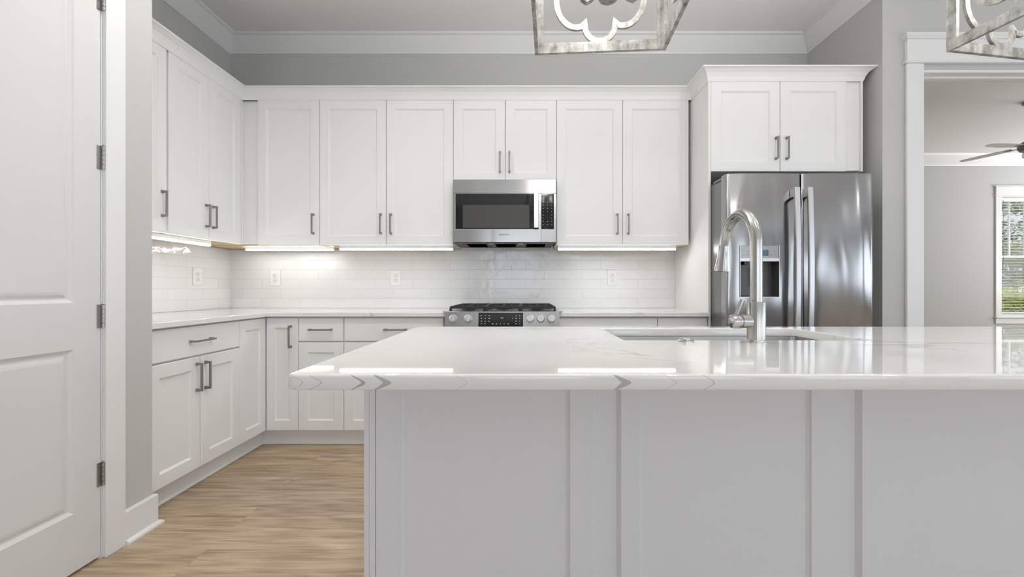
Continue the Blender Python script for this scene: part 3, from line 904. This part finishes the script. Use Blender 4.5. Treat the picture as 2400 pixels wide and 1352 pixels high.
# black display
dx0, dx1 = rx(1121.5), rx(1226)
def on_face(z, d): return (face_y(z)-d*math.cos(slope), z+d*math.sin(slope))
def face_plate(mb, x0, x1, z0, z1, d0, d1):
    ring = []
    for d in (d0, d1):
        (ya, za), (yb, zb_) = on_face(z0, d), on_face(z1, d)
        ring.append(mb.ring([(x0, ya, za), (x1, ya, za), (x1, yb, zb_), (x0, yb, zb_)]))
    mb.bridge(ring[0], ring[1]); mb.cap(ring[0]); mb.cap(ring[1], True)
dp = MB(); face_plate(dp, dx0, dx1, .812, 1.074-(733-676)/s2, .0002, .0012)
dpo = dp.build('display_glass', M['black_glass'], cpo2)
mk = MB()
def mark(x, y, w=.0055, h=.0045):
    z = 1.074-(y-676)/s2
    face_plate(mk, rx(x)-w/2, rx(x)+w/2, z-h/2, z+h/2, .0013, .0018)
for (x, y, w) in ((1128, 740, .010), (1137.5, 740, .005), (1146.5, 740, .008), (1128.5, 746, .006), (1137.5, 746, .006), (1147, 746, .011), (1128.5, 752.5, .010), (1137.5, 752.5, .007), (1146.5, 752.5, .008), (1128.5, 758.5, .007), (1137, 758.5, .009),
                  (1155, 758.5, .012), (1164, 758.5, .009), (1173, 758.5, .005), (1182, 758.5, .006), (1191, 758.5, .011), (1209.5, 740, .006), (1218, 740, .006), (1201, 746, .004), (1209.5, 746, .008), (1218, 746, .006), (1209.5, 752.5, .007), (1218, 752.5, .005), (1209.5, 758.5, .008), (1218, 758.5, .007)):
    mark(x, y, w)
mk.build('keypad_print', M['print'], dpo)
zt = 1.074-(745-676)/s2
yt, zt = on_face(zt, .0016)
text_mesh('clock_digits', '4:25', .013, M['clock'], dpo, (rx(1176.5), yt, zt), depth=.0002, rot=(PI/2-slope, 0, 0))
# oven door, handle and lower drawer
od = MB().box(.003, RW_-.003, -.035, .028, .235, .785, .004).build('oven_door', M['steel'], rg)
MB().box(.10, RW_-.10, -.0375, -.0352, .33, .66, .001).build('oven_window', M['black_glass'], od)
oh = MB().tube([(.05, -.085, .745), (RW_-.05, -.085, .745)], .011, 16)
for xx in (.08, RW_-.08): oh.box(xx-.008, xx+.008, -.082, -.034, .737, .753)
oh.build('handle', M['handle_steel'], od, smooth=True)
MB().box(.003, RW_-.003, -.030, .028, .085, .228, .004).build('storage_drawer', M['steel'], rg)
# grates
def grate(x0, x1):
    g = MB(); y0, y1 = .030, .600; zt_, hb_ = .9535, .012
    for (a, b) in ((y0, y0+.012), (y1-.012, y1)): g.box(x0, x1, a, b, zt_-.016, zt_, .002)
    for (a, b) in ((x0, x0+.011), (x1-.011, x1)): g.box(a, b, y0+.012, y1-.012, zt_-.016, zt_, .002)
    xm_ = (x0+x1)/2
    g.box(xm_-.005, xm_+.005, y0+.012, y1-.012, zt_-.010, zt_+.002, .001)
    for yy in (.15, .315, .48): g.box(x0+.011, x1-.011, yy-.005, yy+.005, zt_-.010, zt_+.002, .001)
    for yy in (.15, .48):
        for sx in (-1, 1):
            for sy in (-1, 1):
                g.box(xm_+sx*.055-.0045, xm_+sx*.055+.0045, yy+sy*.035-.02, yy+sy*.035+.02, zt_-.008, zt_+.003)
    for xx in (x0+.006, x1-.006):
        for yy in (y0+.006, y1-.006): g.box(xx-.008, xx+.008, yy-.008, yy+.008, .9228, zt_-.014)
    return g
gw = (RW_-.040)/3
for i in range(3):
    grate(.020+i*gw+.001, .020+(i+1)*gw-.001).build('burner_grate', M['iron'], rg)
for (bx_, by_, br_) in ((.14, .15, .036), (.14, .48, .030), (RW_/2, .315, .045), (RW_-.14, .15, .036), (RW_-.14, .48, .030)):
    MB().lathe([(br_+.014, .9226), (br_+.014, .926), (br_, .930), (br_, .936), (br_-.004, .940), (.001, .941)], 28, (bx_, by_, 0)).build('burner', M['iron'], rg, smooth=True)

# ------------------------------------------------------------------ refrigerator
YF = 2.58; SF = 980/YF
FX0, FX1 = px(1704.5, SF), px(2050, SF)
fr = thing('refrigerator', 'stainless french-door refrigerator with an ice and water dispenser', 'refrigerator', (FX0, YF, 0))
FW = FX1-FX0
fm = px(1880, SF)-FX0
def fxl(x): return px(x, SF)-FX0
def fzl(y): return 1.074+(676-y)/SF
body = MB().box(.0095, FW-.030, .086, .78, .045, 1.765, .004)
body.build('body', M['side_grey'], fr)
for xx in (.06, FW-.10):
    for yy in (.14, .70): MB().cyl((xx, yy, .0005), (xx, yy, .0448), .022, n=14).build('foot', M['black_plastic'], fr)
hc = MB().box(.004, .075, .030, .20, 1.7655, 1.781, .003).box(.010, .050, .20, .30, 1.7655, 1.773, .002)
hc.build('hinge_cover', M['side_grey'], fr)
hc = MB().box(FW-.075, FW-.035, .088, .20, 1.7655, 1.781, .003); hc.build('hinge_cover', M['side_grey'], fr)
def curved_front(x0, x1, z0, z1, hole=None, T=.078, bulge=.010, rr=.012, nx=26):
    mb = MB(); xm_ = (x0+x1)/2; hw = (x1-x0)/2
    def Y(x):
        u = abs(x-xm_)/hw
        y = bulge*u*u
        e = hw-abs(x-xm_)
        if e < rr: y += rr-math.sqrt(max(rr*rr-(rr-e)**2, 0))
        return y
    xs = sorted(set([x0+(x1-x0)*i/nx for i in range(nx+1)]+[x0+rr*k for k in (.1, .3, .6, 1)]+[x1-rr*k for k in (.1, .3, .6, 1)]+(list(hole[:2]) if hole else [])))
    zs = [z0, z0+.004, z1-.004, z1]
    if hole: zs = sorted(zs+list(hole[2:]))
    V = {}
    for i, x in enumerate(xs):
        for j, z in enumerate(zs):
            V[i, j] = mb.bm.verts.new((x, Y(x)+(.003 if z in (z0, z1) else 0), z))
    for i in range(len(xs)-1):
        for j in range(len(zs)-1):
            if hole and xs[i] >= hole[0]-1e-6 and xs[i+1] <= hole[1]+1e-6 and zs[j] >= hole[2]-1e-6 and zs[j+1] <= hole[3]+1e-6: continue
            mb.bm.faces.new((V[i, j], V[i+1, j], V[i+1, j+1], V[i, j+1]))
    # sides and back
    n, m = len(xs)-1, len(zs)-1
    def back(p): return mb.bm.verts.new((p.co.x, T, p.co.z))
    loop = [V[i, 0] for i in range(n+1)]+[V[n, j] for j in range(1, m+1)]+[V[i, m] for i in range(n-1, -1, -1)]+[V[0, j] for j in range(m-1, 0, -1)]
    bl_ = [back(p) for p in loop]
    for i in range(len(loop)):
        j = (i+1) % len(loop); mb.bm.faces.new((loop[i], loop[j], bl_[j], bl_[i]))
    mb.bm.faces.new(bl_)
    return mb
hx0, hx1, hz0_, hz1_ = fxl(1735.5), fxl(1826), fzl(695.5), fzl(574.5)
DZ0, DZ1 = .625, 1.786
ld = curved_front(0, fm-.003, DZ0, DZ1, (hx0, hx1, hz0_, hz1_)).build('door', M['fridge'], fr, smooth=50)
ld['label'] = 'left door with the dispenser'
rd = curved_front(fm+.003, FW, DZ0, DZ1).build('door', M['fridge'], fr, smooth=50)
fd = curved_front(0, FW, .075, .612).build('freezer_drawer', M['fridge'], fr, smooth=50)
MB().tube([(.06, -.05, .55), (FW-.06, -.05, .55)], .011, 14).box(.08, .10, -.05, .012, .542, .558).box(FW-.10, FW-.08, -.05, .012, .542, .558).build('handle', M['handle_steel'], fd)
# gasket gap between the doors
MB().box(fm-.0028, fm+.0028, .03, .078, DZ0, DZ1).build('door_gasket', M['black_plastic'], fr)
# dispenser
dsp = thing('tmp', None, None); bpy.data.objects.remove(dsp)
zmid = fzl(612.5); zpan = fzl(604)
rec = MB()
y0_, yb_ = .004, .070
A = [(hx0, y0_, hz0_), (hx1, y0_, hz0_), (hx1, y0_, zmid), (hx0, y0_, zmid)]
inner = [(hx0+.006, yb_, hz0_+.006), (hx1-.006, yb_, hz0_+.006), (hx1-.006, yb_, zmid-.002), (hx0+.006, yb_, zmid-.002)]
ra, rb = rec.ring(A), rec.ring(inner)
rec.bridge(ra, rb); rec.cap(rb)
rec_o = rec.build('dispenser_recess', plain('dark_grey_recess', (.10, .098, .095), .35, .5), ld)
MB().box(hx0, hx1, .0025, .030, zmid, hz1_, .001).build('dispenser_panel', M['steel'], ld)
MB().box(hx0, hx1, .0005, .0024, zmid, zmid+.020, .0005).build('button_strip', M['handle_steel'], ld)
MB().box(hx0-.003, hx1+.003, -.0005, .003, hz0_-.004, hz0_-.0002).box(hx1+.0002, hx1+.003, -.0005, .003, hz0_, hz1_).box(hx0-.003, hx0-.0002, -.0005, .003, hz0_, hz1_).build('dispenser_bezel', M['handle_steel'], ld)
MB().box(fxl(1771), fxl(1801), .0008, .0023, fzl(599.5), fzl(585.5)).build('display_bezel', M['slot'], ld)
MB().box(fxl(1774), fxl(1799.5), .0002, .0007, fzl(599), fzl(586)).build('display_screen', M['lcd'], ld)
bt = MB()
for x_ in (1743.5, 1753, 1808.5, 1817):
    for y_ in (588.5, 596.5):
        bt.box(fxl(x_)-.004, fxl(x_)+.004, .0016, .0024, fzl(y_)-.004, fzl(y_)+.004)
for x_ in (1778, 1784.5, 1791, 1797, 1804, 1811, 1818): bt.box(fxl(x_)-.0018, fxl(x_)+.0018, -.0001, .0004, fzl(609)-.002, fzl(609)+.002)
bt.build('button_print', plain('grey_print', (.36, .36, .36), .5), ld)
text_mesh('brand_lettering', 'BOSCH', .0125, M['ink'], ld, (fxl(1781), .0018, fzl(580.5)))
MB().box(hx0+.03, hx0+.065, .012, .050, zmid-.018, zmid-.001).box((hx0+hx1)/2-.02, (hx0+hx1)/2+.02, .045, .060, hz0_+.06, zmid-.03, .003).build('dispenser_paddle', M['black_plastic'], rec_o)
# long bowed handles
def fridge_handle(xc_, parent):
    mb = MB(); w = .016; n = 24; z0, z1 = .66, fzl(443)
    R = []
    for i in range(n+1):
        u = i/n; z = z0+(z1-z0)*u
        bow = .012*(1-(2*u-1)**2)
        yo = -.052-bow
        R.append(mb.ring([(xc_-w, yo+.003, z), (xc_-w+.004, yo, z), (xc_+w-.004, yo, z), (xc_+w, yo+.003, z), (xc_+w, yo+.016, z), (xc_-w, yo+.016, z)]))
    for a, b in zip(R, R[1:]): mb.bridge(a, b)
    mb.cap(R[0], True); mb.cap(R[-1])
    o = mb.build('handle', M['handle_steel'], parent, smooth=30)
    for (a, b) in ((z1-.055, z1-.003), (z0+.003, z0+.055)):
        MB().box(xc_-w+.001, xc_+w-.001, -.040, .0035, a, b, .001).build('handle_mount', M['handle_steel'], o)
s3 = 980/(YF-.062)
fridge_handle(px(1872.5, s3)-FX0, ld)
fridge_handle(px(1903.5, s3)-FX0, rd)

# ------------------------------------------------------------------ island
IX0, IX1 = -.406, 2.39
IY0, IY1 = 1.067, 1.735
isl = thing('kitchen_island', 'long white panelled kitchen island carrying the quartz top', 'kitchen island', (0, IY0, 0))
D_ = IY1-IY0
MB().box(IX0+.003, IX1-.003, .022, .040, .002, CT0-.001).box(IX0+.003, IX0+.022, .040, D_-.022, .002, CT0-.001)\
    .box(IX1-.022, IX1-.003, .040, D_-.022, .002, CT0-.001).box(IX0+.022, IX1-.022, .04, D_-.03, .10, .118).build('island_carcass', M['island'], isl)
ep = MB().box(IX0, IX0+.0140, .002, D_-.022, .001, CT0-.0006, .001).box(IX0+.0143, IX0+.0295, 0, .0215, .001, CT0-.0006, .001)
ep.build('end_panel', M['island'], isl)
def isl_panel(x0, x1, px0, px1):
    w = x1-x0; h = CT0-.0006-.002; mb = MB(); zt_, zb_ = h-.0005, .11
    def R(l, r, b, t, y): return mb.ring([(l, y, b), (r, y, b), (r, y, t), (l, y, t)])
    back = R(0, w, 0, h, .020); r1 = R(0, w, 0, h, .012); r2 = R(.010 if x0 > 0 else .001, w-.004, 0, h, 0)
    mb.cap(back); mb.bridge(back, r1); mb.bridge(r1, r2)
    a, b = px0-x0, px1-x0
    r3 = R(a, b, .12, h, 0)
    mb2 = None
    r4 = R(a+.002, b-.004, .124, h, .0045); r5 = R(a+.0075, b-.0105, .13, h, .0085)
    mb.bridge(r2, r3); mb.bridge(r3, r4); mb.bridge(r4, r5); mb.cap(r5)
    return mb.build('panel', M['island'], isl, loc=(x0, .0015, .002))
x0 = -.376
segs = [(-.3760, .1797, -.3126, .1215), (.2418, .7900, .2996, .7386), (.858, 1.408, .9150, 1.354), (1.474, 2.024, 1.531, 1.970), (2.090, 2.388, 2.147, 2.330)]
isl_panels = []
for (a, b, c_, d_) in segs: isl_panel(a, b, c_, d_)
for (a, b) in ((.1797, .2418), (.7900, .858), (1.408, 1.474), (2.024, 2.090)):
    MB().box(a-.0035, b+.0005, .0135, .0215, .002, CT0-.0008).build('filler_strip', M['island'], isl)
for i in range(5):
    a = IX0+.02+i*.552
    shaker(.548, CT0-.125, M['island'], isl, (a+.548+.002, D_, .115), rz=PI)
MB().box(IX0+.03, IX1-.03, D_-.095, D_-.080, .001, .099).build('toe_kick', M['island'], isl)

# island countertop with sink cut-out
SX0, SX1, SY0, SY1 = .316, 1.085, 1.296, 1.677
TX0, TX1, TY0, TY1 = -.444, 2.425, .777, 1.762
def rrect(x0, x1, y0, y1, r, n=8):
    pts = []
    for (cx_, cy_, a0) in ((x1-r, y1-r, 0), (x0+r, y1-r, 90), (x0+r, y0+r, 180), (x1-r, y0+r, 270)):
        for k in range(n+1):
            a = math.radians(a0+90*k/n); pts.append((cx_+r*math.cos(a), cy_+r*math.sin(a)))
    return pts
it = MB()
def rr_ring(x0, x1, y0, y1, r, z): return it.ring([(x, y, z) for x, y in rrect(x0, x1, y0, y1, max(r, .001))])
rad = .0060; outer = []
prof_o = [(0.0045, CT0), (.0012, CT0+.0012), (0, CT0+.0045)]+[(0, CT1-rad)]+[(rad*(1-math.cos(math.radians(a))), CT1-rad+rad*math.sin(math.radians(a))) for a in (22, 45, 67, 90)]
for ins, z in prof_o: outer.append(rr_ring(TX0+ins, TX1-ins, TY0+ins, TY1-ins, .022-ins, z))
outer.append(rr_ring(TX0+.009, TX1-.009, TY0+.009, TY1-.009, .013, CT1))
for a, b in zip(outer, outer[1:]): it.bridge(a, b)
innr = []
for ins, z in ((0, CT0), (0, CT1-.003), (-.001, CT1-.001), (-.003, CT1), (-.006, CT1)): innr.append(rr_ring(SX0+ins, SX1-ins, SY0+ins, SY1-ins, .012-ins, z))
for a, b in zip(innr, innr[1:]): it.bridge(a, b)
it.bridge(outer[-1], innr[-1]); it.bridge(outer[0], innr[0])
ic = it.build('island_countertop', M['quartz_island'], smooth=40)
tag(ic, 'large veined white quartz countertop on the island with a sink cut into it', 'countertop')

# sink
sk = thing('kitchen_sink', 'stainless undermount sink set into the island countertop', 'sink', (SX0, SY0, CT0-.002))
W_, H_ = SX1-SX0, SY1-SY0
bs = MB()
def R2(ins, z, r=.015): return bs.ring([(x, y, z) for x, y in rrect(ins, W_-ins, ins, H_-ins, max(r, .002), 5)])
o1, o2, o3, o4, o5 = R2(-.022, 0), R2(-.003, 0), R2(-.002, -.004), R2(-.001, -.20), R2(.012, -.215)
for a, b in zip((o1, o2, o3, o4), (o2, o3, o4, o5)): bs.bridge(a, b)
u1, u2, u3 = R2(-.022, -.0015), R2(-.0045, -.0015), R2(-.0045, -.202); u4 = R2(.010, -.2175)
bs.bridge(o1, u1); bs.bridge(u1, u2); bs.bridge(u2, u3); bs.bridge(u3, u4); bs.cap(u4); bs.cap(o5)
bs.build('sink_basin', M['sinksteel'], sk, smooth=40)
MB().lathe([(.045, 0), (.045, .003), (.034, .003), (.030, .001), (.002, .001)], 28, (W_/2, H_*.62, -.2149)).build('drain', M['steel'], sk, smooth=True)

# air switch button
sb = MB().lathe([(.0230, .0), (.0230, .0035), (.0205, .0050), (.0145, .0050), (.0145, .0090), (.0130, .0105), (.001, .0107)], 36)
b_ = sb.build('sink_button', M['satin'], smooth=35)
b_.location = ((1608-1225)*1.262/980, 1.262, CT1)
tag(b_, 'small round nickel push button on the island counter at the sink edge', 'button')

# faucet
fc = thing('kitchen_faucet', 'brushed nickel gooseneck pull-down faucet standing on the island', 'faucet', (.698, 1.250, CT1))
MB().lathe([(.0290, 0), (.0290, .0015), (.0275, .003), (.0275, .006), (.0255, .008)], 40, caps=True).build('base_ring', M['satin'], fc, smooth=35)
bd = MB().lathe([(.0255, .008), (.0255, .119), (.0248, .1205), (.0165, .1205)], 40)
bd.build('faucet_body', M['satin'], fc, smooth=35)
pts = []; R_ = .098; zc2 = .300
pts += [(0, 0, .120+.180*i/6) for i in range(7)]
for i in range(1, 19):
    a = PI-math.radians(i*10*.97)
    pts.append((0, R_+R_*math.cos(a), zc2+R_*1.0*math.sin(a)))
neck_end = pts[-1]
MB().tube(pts, .0168, 28).build('spout', M['satin'], fc, smooth=35)
e = Vector(neck_end); dirv = (Vector(pts[-1])-Vector(pts[-2])).normalized()
hd = MB()
L_ = .088
prof_h = [(0, .0172), (.002, .0178), (.03, .0185), (.055, .0215), (.075, .0250), (L_, .0262)]
hp = [e+dirv*d for d, r in prof_h]
hd.tube([tuple(p) for p in hp], [r for d, r in prof_h], 32)
hd.build('spray_head', M['satin'], fc, smooth=50)
tip = hp[-1]
MB().cyl(tuple(tip-dirv*.001), tuple(tip+dirv*.002), .021, .020, 28).build('spray_face', M['black_plastic'], fc)
hs = MB().cyl((-.018, 0, .062), (-.046, 0, .062), .0205, n=36)
hs.build('valve_arm', M['satin'], fc, smooth=35)
hk = MB().lathe([(.0205, -.0475), (.0215, -.049), (.0215, -.066), (.0195, -.074), (.012, -.078), (.001, -.079)], 36, (0, 0, .062), axis='x')
hk.build('valve_cap', M['satin'], fc, smooth=45)
MB().tube([(-.060, 0, .078), (-.055, -.002, .094), (-.047, -.004, .116), (-.043, -.005, .126)], [.0062, .0066, .0075, .0070], 18).build('lever', M['satin'], fc, smooth=50)

# ------------------------------------------------------------------ lantern pendants
def bar(mb, p, q, w, d, nrm_):
    """rectangular bar from p to q; w across, d along nrm_"""
    p, q = Vector(p), Vector(q); t = (q-p).normalized(); n_ = Vector(nrm_).normalized(); s = t.cross(n_).normalized()
    A = mb.ring([p+s*w/2+n_*d/2, p-s*w/2+n_*d/2, p-s*w/2-n_*d/2, p+s*w/2-n_*d/2])
    B = mb.ring([q+s*w/2+n_*d/2, q-s*w/2+n_*d/2, q-s*w/2-n_*d/2, q+s*w/2-n_*d/2])
    mb.bridge(A, B); mb.cap(A, True); mb.cap(B)
def lantern(label, loc, rz):
    o = thing('lantern_pendant', label, 'pendant light', loc, rz, 'lantern pendants over the island')
    S = .2245; H = .66; bw = .030; bt = .012
    fr_ = MB()
    for zz in (0, H-.034):
        for k in range(4):
            c, s = [(1, 0), (0, 1), (-1, 0), (0, -1)][k]
            # flat rail on each side
            cx_, cy_ = c*(S-bt/2), s*(S-bt/2); tx_, ty_ = -s, c
            hw_ = S-(bt if k % 2 else 0)
            x0_, x1_ = sorted((cx_-tx_*hw_-c*c*bt/2*(1 if c > 0 else 1), cx_+tx_*hw_+c*c*bt/2))
            if k % 2: fr_.box(-S+bt, S-bt, cy_-bt/2, cy_+bt/2, zz, zz+.034)
            else: fr_.box(cx_-bt/2, cx_+bt/2, -S, S, zz, zz+.034)
    for sx in (-1, 1):
        for sy in (-1, 1):
            cx_, cy_ = sx*S, sy*S
            xa_, xb_ = sorted((cx_, cx_-sx*bt)); ya_, yb2 = sorted((cy_, cy_-sy*bw))
            fr_.box(xa_, xb_, ya_, yb2, .034, H-.034)
            xa_, xb_ = sorted((cx_-sx*bt, cx_-sx*bw)); ya_, yb2 = sorted((cy_, cy_-sy*bt))
            fr_.box(xa_, xb_, ya_, yb2, .034, H-.034)
    # crossing top straps up to the finial
    for k in range(4):
        a = PI/4+k*PI/2
        p = [Vector((math.cos(a)*S*1.36*(1-u), math.sin(a)*S*1.36*(1-u), H-.006+.18*math.sin(u*PI/2))) for u in (0, .2, .4, .6, .8, .95)]
        fr_.tube(p, .007, 8)
    fr_.build('cage', M['silver'], o)
    # quatrefoil band on each face, drawn in the face plane (u across, z up)
    def quat():
        P = []
        zc_ = H/2
        # bottom lobe, then the tall side lobe (right half), mirrored
        def arc(cx, cz, rx, rz_, a0, a1, n):
            return [(cx+rx*math.cos(math.radians(a0+(a1-a0)*i/n)), cz+rz_*math.sin(math.radians(a0+(a1-a0)*i/n))) for i in range(n+1)]
        lobe_b = arc(0, .034+.058, .052, .056, -90, 12, 12)
        side = arc(.078, .034+.150, .072, .098, -103, 0, 14)
        right = lobe_b+side
        up = [(u, 2*zc_-z) for u, z in reversed(right)]
        half = right+up
        left = [(-u, z) for u, z in reversed(half)]
        return half+left[:-1] if False else half+left
    Q = quat()
    for k in range(4):
        a = k*PI/2; mb = MB(); n_ = len(Q); w = .0095
        pts2 = []
        for i in range(n_):
            p0, p1, p2 = Vector(Q[i-1]), Vector(Q[i]), Vector(Q[(i+1) % n_])
            if (p1-p0).length < 1e-6: p0 = Vector(Q[i-2])
            if (p2-p1).length < 1e-6: p2 = Vector(Q[(i+2) % n_])
            d1 = (p1-p0).normalized(); d2 = (p2-p1).normalized()
            n1 = Vector((-d1.y, d1.x)); n2 = Vector((-d2.y, d2.x))
            m = (n1+n2); m = m/max(1+n1.dot(n2), .35)
            pts2.append((p1+m*w, p1-m*w))
        yy = S-bt*.5
        def W3(p, y):
            x_, y_ = p.x, y
            return (x_*math.cos(a)-y_*math.sin(a), x_*math.sin(a)+y_*math.cos(a), p.y)
        R = [mb.ring([W3(po, yy+.005), W3(pi_, yy+.005), W3(pi_, yy-.005), W3(po, yy-.005)]) for po, pi_ in pts2]
        for i in range(n_): mb.bridge(R[i], R[(i+1) % n_])
        mb.build('quatrefoil', M['silver'], o)
    # hub and candle arms
    hb_ = MB().lathe([(.001, .020), (.012, .022), (.026, .030), (.032, .042), (.026, .054), (.016, .062), (.012, .075), (.008, .08), (.007, .84)], 24)
    hb_.build('hub', M['silver'], o, smooth=40)
    for k in range(3):
        a = math.radians((198, 342, 270)[k]); c, s = math.cos(a), math.sin(a)
        prof_a = [(.020, .046), (.040, .034), (.058, .016), (.070, .008), (.082, .014), (.088, .032), (.084, .060), (.083, .095)]
        am = MB().tube([(c*r, s*r, z) for r, z in prof_a], .0058, 10)
        am.lathe([(.006, .088), (.020, .096), (.021, .101), (.008, .102)], 16, (c*.083, s*.083, 0))
        arm = am.build('candle_arm', M['silver'], o, smooth=40)
        MB().cyl((c*.083, s*.083, .1025), (c*.083, s*.083, .190), .0105, n=16).build('candle_sleeve', M['plastic'], arm, smooth=True)
        MB().lathe([(.006, .1905), (.012, .203), (.016, .222), (.012, .245), (.004, .262), (.001, .268)], 16, (c*.083, s*.083, 0)).build('bulb', M['bulb'], arm, smooth=True)
    zr = CEIL-loc[2]
    MB().cyl((0, 0, .8405), (0, 0, zr-.025), .006, n=12).build('stem', M['silver'], o, smooth=True)
    MB().lathe([(.062, 0), (.062, -.006), (.045, -.022), (.010, -.026)], 28, (0, 0, zr-.0005)).build('canopy', M['silver'], o, smooth=True)
    return o
LZ = 1.893
lantern('silver quatrefoil lantern pendant hanging over the middle of the island', (.252, 1.230, LZ), math.radians(-4))
lantern('silver quatrefoil lantern pendant at the top right, in front of the cased opening', (1.724, 1.262, LZ), math.radians(9))
for (x, y) in ((.252, 1.23), (1.724, 1.262)):
    # upward disc added inside each lantern to brighten the ceiling and upper walls
    d = bpy.data.lights.new('pendant_uplight_fill', 'AREA'); d.shape = 'DISK'; d.size = .20; d.energy = 21 if x < 1 else 9; d.color = (1, .985, .955)
    o = bpy.data.objects.new('pendant_uplight_fill', d); COL.objects.link(o); o.location = (x, y, LZ+.28); o.rotation_euler = (PI, 0, 0)

# recessed ceiling lamps of the kitchen
DL = [(-1.05, 1.72), (.15, 1.72), (1.60, 1.72), (-.60, .15), (1.0, .15), (2.6, .15), (4.3, 1.0)]
for i, (x, y) in enumerate(DL):
    o = thing('recessed_light', 'round white recessed ceiling light over the kitchen floor', 'light', (x, y, CEIL-.0005), 0, 'recessed lights in the kitchen ceiling')
    MB().lathe([(.052, 0), (.056, -.004), (.085, -.005), (.088, 0)], 32, caps=False).build('trim_ring', M['plastic'], o, smooth=40)
    MB().lathe([(.0515, -.001), (.0510, -.0025), (.001, -.0025)], 32).build('lens', M['lens'], o)
    d = bpy.data.lights.new('recessed_lamp', 'AREA'); d.shape = 'DISK'; d.size = .10; d.energy = (13.0, 7.8, 1.7, 1.8, 6.0, 5, 5)[i]*.88; d.color = (1, .985, .96); d.spread = math.radians(150)
    l = bpy.data.objects.new('recessed_lamp', d); COL.objects.link(l); l.location = (x, y, CEIL-.006)

for (x, y) in ((.252, 1.23), (1.724, 1.262)):
    d = bpy.data.lights.new('pendant_glow', 'POINT'); d.energy = 8.0; d.shadow_soft_size = .06; d.color = (1, .975, .93)
    o = bpy.data.objects.new('pendant_glow', d); COL.objects.link(o); o.location = (x, y, LZ+.33)

# ------------------------------------------------------------------ ceiling fan in the next room
FY = 4.6; sfan = 980/FY
fan = thing('ceiling_fan', 'silver ceiling fan with long thin blades in the next room', 'ceiling fan', ((2417-1225)/sfan, FY, 1.074+(676-348)/sfan))
FZt = CEIL-fan.location[2]
MB().lathe([(.10, 0), (.105, .012), (.10, .055), (.06, .085), (.022, .095)], 32).build('motor_housing', M['ebony'], fan, smooth=40)
MB().lathe([(.001, -.040), (.05, -.036), (.085, -.022), (.095, -.004), (.095, -.001)], 32).build('light_bowl', M['ebony'], fan, smooth=True)
MB().cyl((0, 0, .0955), (0, 0, FZt-.05), .012, n=14).build('downrod', M['ebony'], fan, smooth=True)
MB().lathe([(.07, -.0005), (.07, -.02), (.03, -.05)], 24, (0, 0, FZt)).build('canopy', M['ebony'], fan, smooth=True)
for k in range(5):
    a = math.radians(115+k*72)
    mb = MB()
    n_ = 12; R = []
    for i in range(n_+1):
        r = .14+.43*i/n_; w = .034+.012*math.sin(i/n_*PI) if i < n_ else .020
        tw = math.radians(6); zz = -.012*i/n_
        R.append(mb.ring([(r, -w*math.cos(tw), zz-w*math.sin(tw)), (r, w*math.cos(tw), zz+w*math.sin(tw)), (r, w*math.cos(tw), zz+w*math.sin(tw)+.005), (r, -w*math.cos(tw), zz-w*math.sin(tw)+.005)]))
    for p, q in zip(R, R[1:]): mb.bridge(p, q)
    mb.cap(R[0], True); mb.cap(R[-1])
    b = mb.build('blade', M['fanblade'], fan, rz=a)
    b.location = (0, 0, .022)
    MB().box(.09, .20, -.016, .016, -.004, .000, .001).build('blade_iron', M['ebony'], b)

# ------------------------------------------------------------------ garden outside the far window
def leafy(name, label, cat, c, size, n, mat, ls=.05, seed=1, trunk=None):
    rnd = random.Random(seed)
    root = thing(name, label, cat, (c[0], c[1], 0))
    mb = MB()
    blobs = [((-.85+1.7*(q % 7)/6)*size[0], rnd.uniform(-.6, .6)*size[1], c[2]+(-.7+.7*(q//7)+rnd.uniform(-.12, .12))*size[2], rnd.uniform(.30, .48)) for q in range(21)]
    for i in range(n):
        b = blobs[i % 21]; v = Vector((rnd.gauss(0, 1), rnd.gauss(0, 1), rnd.gauss(0, 1))).normalized()*b[3]*rnd.uniform(.6, 1)
        p = Vector((b[0]+v.x*size[0]*1.2, b[1]+v.y*size[1]*1.2, max(.03, b[2]+v.z*size[2]*1.0)))
        u = Vector((rnd.gauss(0, 1), rnd.gauss(0, 1), rnd.gauss(0, 1))).normalized(); w = u.orthogonal().normalized()
        s = ls*rnd.uniform(.6, 1.3)
        mb.bm.faces.new([mb.bm.verts.new(q) for q in (p-u*s, p+w*s*.45, p+u*s, p-w*s*.45)])
    mb.build('foliage', mat, root, recalc=False)
    tk = MB()
    for k in range(5):
        a = k*1.3; tk.tube([(0, 0, 0.001), (.05*math.cos(a), .05*math.sin(a), c[2]*.5), (size[0]*.4*math.cos(a), size[1]*.4*math.sin(a), c[2])], [.03, .02, .01], 8)
    tk.build('stems', plain('bark', (.16, .12, .09), .8), root)
    return root
G1 = leafmat('yellow_green_leaf', (.34, .40, .06), (.55, .58, .14))
G2 = leafmat('mid_green_leaf', (.16, .22, .08), (.30, .36, .16))
G3 = leafmat('pale_green_leaf', (.30, .36, .20), (.46, .50, .34))
leafy('shrub', 'yellow-green shrub low outside the far window', 'shrub', (10.9, 8.9, .62), (1.6, .4, .42), 7000, G1, .040, 3)
leafy('shrub', 'dark mid-green bush behind the yellow-green shrub outside the far window', 'shrub', (12.3, 10.2, 1.30), (2.2, .6, .85), 11000, G2, .055, 4)
leafy('tree', 'pale leafy tree seen through the upper panes of the far window', 'tree', (14.6, 12.4, 2.7), (2.9, .9, 1.25), 13000, G3, .060, 5)
gr = NT('lawn_grass'); gr.set(gr.mix(gr.noise(gr.world_pos(), 12, 4), (.14, .20, .05), (.28, .32, .12)), .9)
g_ = MB().box(6, 24, 6.62, 24, -.12, -.04).build('lawn', gr.m); g_['kind'] = 'stuff'; g_['label'] = 'strip of green lawn outside the far window'; g_['category'] = 'lawn'
